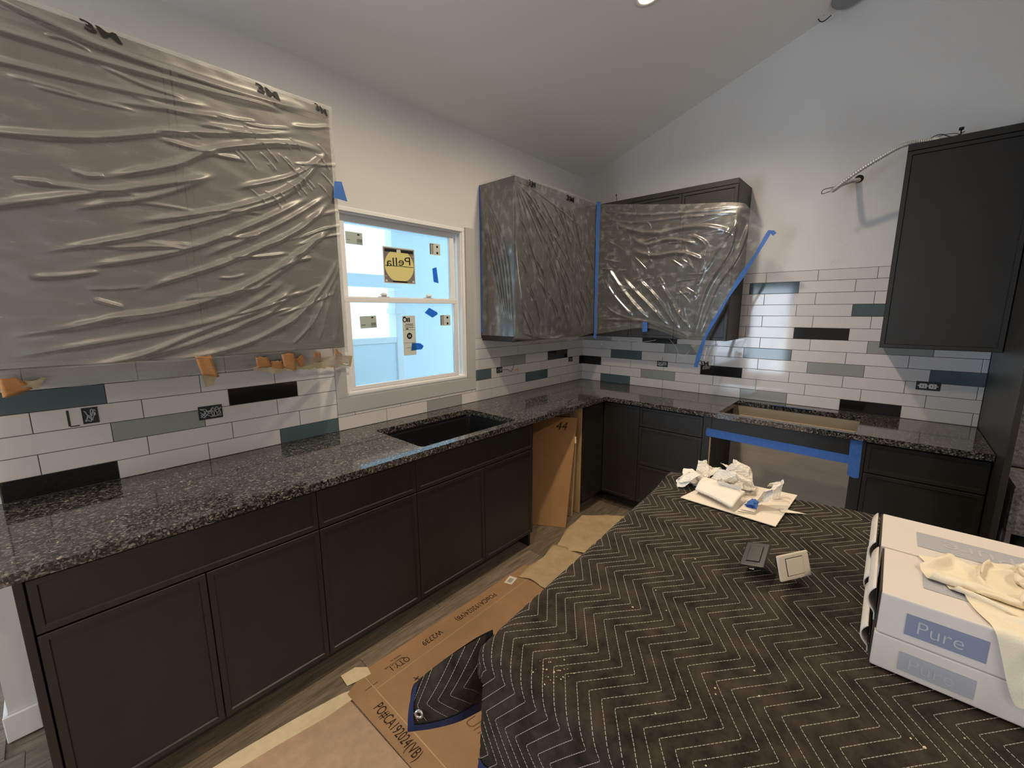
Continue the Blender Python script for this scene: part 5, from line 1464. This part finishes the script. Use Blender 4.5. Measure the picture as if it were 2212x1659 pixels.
# ------------------------------------------------------------------ two switches on the blanket
def switch(label, A_, B_, C_, D_, m, loc, brass):
    e = thing('wall_switch', label, 'switch', loc, 'loose wall switches on the blanket')
    A_, B_, C_, D_ = map(Vector, (A_, B_, C_, D_))
    ux = (B_ - A_).normalized(); uy = (D_ - A_); uy = (uy - ux * uy.dot(ux)).normalized(); nn = ux.cross(uy)
    if nn.z < 0: nn = -nn
    w = ((B_ - A_).length + (C_ - D_).length) / 2; h = ((D_ - A_).length + (C_ - B_).length) / 2; o_ = A_
    fn = lambda a, b_, c: tuple(o_ + ux * a + uy * b_ + nn * c)
    MB().bevbox(0, w, 0, h, -.006, 0, .003, fn=fn).build('cover_plate', m, e)
    MB().bevbox(w * .24, w * .76, h * .18, h * .82, .0002, .0022, .0008, fn=fn).build('rocker', m, e)
    MB().box(w * .22, w * .78, h * .155, h * .845, -.0001, .0003, fn=fn).build('rocker_gap', M_INK2, e)
    MB().bevbox(w * .22, w * .78, h * .25, h * .80, -.030, -.0062, .002, fn=fn).build('switch_body', M_SWB, e)
    MB().bevbox(w * .40, w * .60, -.004, h * .08, -.0085, -.0065, .0005, fn=fn).tube([fn(w * .45, h * .06, -.007), fn(w * .45, h * .06, -.024)], .0012, 6).build('mounting_screw', M_STEEL, e)
    if brass:
        mb_ = MB()
        for k in range(3): mb_.lathe([(0, .004), (.0035, .004), (.0035, 0)], fn(w * .79, h * (.35 + .16 * k), -.016), tuple(ux), 12)
        mb_.build('terminal_screw', M_BRASS, e)
    MB().tube(catmull([fn(w * .7, h * .3, -.022), fn(w * .8, h * .2, -.028), fn(w * .86, h * .25, -.022)], 6), .0012, 6).build('wire', M_WIREK, e)
switch('black wall switch with brass screws tilted on the blanket', (-2.478, -2.069, .960), (-2.4785, -2.124, .974), (-2.390, -2.117, .994), (-2.3895, -2.062, .980), M_SWB, (-2.44, -2.1, .94), True)
switch('almond wall switch tilted on the blanket beside the black one', (-2.482, -2.163, .954), (-2.401, -2.212, .954), (-2.379, -2.199, 1.008), (-2.462, -2.154, 1.008), M_SWW, (-2.43, -2.18, .94), False)

# ------------------------------------------------------------------ white mailer boxes and rag
def mailer(label, x0, x1, y0, y1, z0, z1, lab_front, lab_top, flip=False, ear=True):
    e = thing('mailer_box', label, 'box', (x0, y1, z0), 'white mailer boxes on the blanket')
    MB().bevbox(x0, x1, y0, y1, z0, z1, .003).build('box_body', M_BOXW, e)
    if ear:
        # tucked lid flap bulging at the left end
        n_ = 14; vs_ = []
        for i in range(n_):
            v = i / (n_ - 1)
            for k, xx in enumerate(np.linspace(x0 + .006, x1 - .012, 6)):
                inx = .010 * max(0, v - .5) * (1 if k == 0 else -1 if k == 5 else 0)
                vs_.append((xx + inx, y1 + .004 + .013 * math.sin(math.pi * min(1, v * 1.25 + .08)) ** .8 if v < .73 else y1 + .004 + .004 * (1 - v), z1 + .0015 - (z1 - z0 - .012) * v))
        o_ = MB().grid(vs_, n_, 6, True).build('lid_flap', M_BOXW, e, recalc=False)
        s__ = o_.modifiers.new('thickness', 'SOLIDIFY'); s__.thickness = .0022
        MB().box(x0 + .004, x1 - .006, y1 + .0003, y1 + .003, z0 + .004, z1 - .001).build('flap_gap_shade', M_BOXD, e)  # solid dark strip stands in for the shade between box end and flap
    if lab_front:
        ya, yb, za, zb, lm = lab_front
        sheet([(x0 - .0006, ya, za), (x0 - .0006, yb, za), (x0 - .0006, yb, zb), (x0 - .0006, ya, zb)], .0003, lm, 'printed_label', e, Vector((-1, 0, 0)))
        text_bm('Pure', (x0 - .0013, (ya + yb) / 2 + .006, (za + zb) / 2 - .001), (0, -1, 0), (0, 0, 1), (zb - za) * .86, 0, bold=-.008, width=.056).build('lettering', M_BOXT, e)
    if lab_top:
        xa, xb, ya, yb = lab_top
        sheet([(xa, ya, z1 + .0006), (xb, ya, z1 + .0006), (xb, yb, z1 + .0006), (xa, yb, z1 + .0006)], .0003, M_BOXL, 'printed_label', e, Vector((0, 0, 1)))
        sgn = -1 if flip else 1
        text_bm('Pure', ((xa + xb) / 2, (ya + yb) / 2 - .004, z1 + .0013), (0, -sgn, 0), (sgn, 0, 0), abs(xb - xa) * .86, 0, bold=-.008, width=.10).build('lettering', M_BOXT, e)
    return e
zb0 = ZT + .0078; zb1 = 1.0065; zb2 = 1.086
YE, Y1 = -2.9, -2.330
mailer('white mailer box at the bottom front of the stack', -2.620, -2.424, YE, Y1 + .002, zb0, zb1 - .001, (-2.365, -2.459, .950, .986, M_BOXL), None)
mailer('white mailer box on top at the front, under the rag', -2.620, -2.424, YE, Y1, zb1, zb2, (-2.366, -2.464, 1.022, 1.062, M_BOXL2), (-2.556, -2.478, -2.386, -2.53))
mailer('white mailer box at the bottom back of the stack', -2.420, -2.224, YE, Y1 + .006, zb0, zb1 - .001, None, None)
mailer('white mailer box on top at the back with upside down lettering', -2.420, -2.224, YE, Y1 + .006, zb1, zb2, None, (-2.372, -2.292, -2.383, -2.56), True)
# rag: a crumpled cloth dropped onto the boxes and relaxed (position based dynamics)
def settle_rag(seed, N=48, size=.42, steps=72):
    rs_ = np.random.RandomState(seed)
    dd = size / (N - 1)
    u, v = np.meshgrid(np.linspace(0, 1, N), np.linspace(0, 1, N), indexing='ij')
    a, b_ = (u - .5) * size * .55, (v - .5) * size * .55
    z = .055 * np.sin(u * 9 + 2 * np.sin(v * 4) + rs_.rand() * 6) + .05 * np.sin(v * 8 + 3 * np.sin(u * 5) + rs_.rand() * 6) + .006 * rs_.randn(N, N)
    X = np.stack([-2.50 + a * math.cos(.45) - b_ * math.sin(.45), -2.565 + a * math.sin(.45) + b_ * math.cos(.45), 1.20 + z], -1)
    sl = slice
    pairs = [((sl(0, -1), sl(None)), (sl(1, None), sl(None)), dd, 1.), ((sl(None), sl(0, -1)), (sl(None), sl(1, None)), dd, 1.),
             ((sl(0, -1), sl(0, -1)), (sl(1, None), sl(1, None)), dd * 2 ** .5, .6), ((sl(0, -1), sl(1, None)), (sl(1, None), sl(0, -1)), dd * 2 ** .5, .6),
             ((sl(0, -2), sl(None)), (sl(2, None), sl(None)), 2 * dd, .22), ((sl(None), sl(0, -2)), (sl(None), sl(2, None)), 2 * dd, .22)]
    V = np.zeros_like(X); dt = 1 / 90
    gi, gj = np.meshgrid(np.arange(N), np.arange(N), indexing='ij'); gi = gi.ravel(); gj = gj.ravel()
    far = np.maximum(np.abs(gi[:, None] - gi[None]), np.abs(gj[:, None] - gj[None])) > 2
    ztop, xf, ye = 1.0895, -2.6235, -2.326
    for st_ in range(steps):
        V[..., 2] -= 9.8 * dt; V *= .97
        Q = X + V * dt
        for it in range(20):
            D = np.zeros_like(Q); W = np.full((N, N, 1), 1e-6)
            for A, B, L, k in pairs:
                e = Q[B] - Q[A]; l = np.linalg.norm(e, axis=-1, keepdims=True) + 1e-9
                c = .5 * k * (l - L) / l * e
                D[A] += c; D[B] -= c; W[A] += k; W[B] += k
            Q += D / W * 1.5
            ins = (Q[..., 0] > xf) & (Q[..., 1] < ye) & (Q[..., 2] < ztop)
            dx, dy, dz = Q[..., 0] - xf, ye - Q[..., 1], ztop - Q[..., 2]
            m1 = ins & (dz <= dx) & (dz <= dy); m2 = ins & ~m1 & (dx <= dy); m3 = ins & ~m1 & ~m2
            Q[..., 2][m1] = ztop; Q[..., 0][m2] = xf; Q[..., 1][m3] = ye
        on = (Q[..., 2] < ztop + .003) & (Q[..., 0] > xf - .002)
        Q[on, :2] = X[on, :2] + .15 * (Q[on, :2] - X[on, :2])
        if st_ % 3 == 0:
            F_ = Q.reshape(-1, 3)
            d2 = (F_ ** 2).sum(1); dist = np.sqrt(np.maximum(d2[:, None] + d2[None] - 2 * F_ @ F_.T, 0))
            r, c = np.nonzero((dist < .009) & far)
            if len(r):
                l = dist[r, c][:, None]
                push = (F_[r] - F_[c]) / (l + 1e-6) * (.009 - l) * .7
                cnt = np.bincount(r, minlength=N * N)[:, None]
                acc = np.stack([np.bincount(r, push[:, k], N * N) for k in range(3)], 1)
                Q = (F_ + acc / np.maximum(cnt, 1)).reshape(N, N, 3)
        V = np.clip((Q - X) / dt, -2, 2); X = Q
    return X.reshape(-1, 3)
P = settle_rag(3)
P[:, 2] = np.where(P[:, 2] > 1.091, 1.091 + (P[:, 2] - 1.091) * 1.7, P[:, 2])
P[:, 0] = np.where(P[:, 2] < 1.0885, np.minimum(P[:, 0], -2.6235), P[:, 0])
rg = MB().grid(P, 48, 48, True).build('rag', M_RAG, None, recalc=False)
s_ = rg.modifiers.new('smooth', 'SUBSURF'); s_.levels = 1; s_.render_levels = 1
tag(rg, 'crumpled cream cleaning rag draped over the front mailer box', 'rag')

# ------------------------------------------------------------------ alcove beyond the tall panel
fc = thing('covered_seat', 'grey cloth covered seat with dark legs past the tall panel', 'seat', (-.45, -2.98, 0))
MB().bevbox(-.62, -.05, -3.50, -2.790, .53, .78, .03).build('seat_cushion', M_UPH, fc)
MB().bevbox(-.30, -.05, -3.50, -2.792, .782, 1.12, .03).build('backrest', M_UPH, fc)
for lx, ly in ((-.55, -2.86), (-.55, -3.42), (-.12, -2.86), (-.12, -3.42)):
    MB().tube([(lx, ly, .001), (lx + .03, ly, .54)], [.018, .03], 10).build('leg', M_SWB, fc)
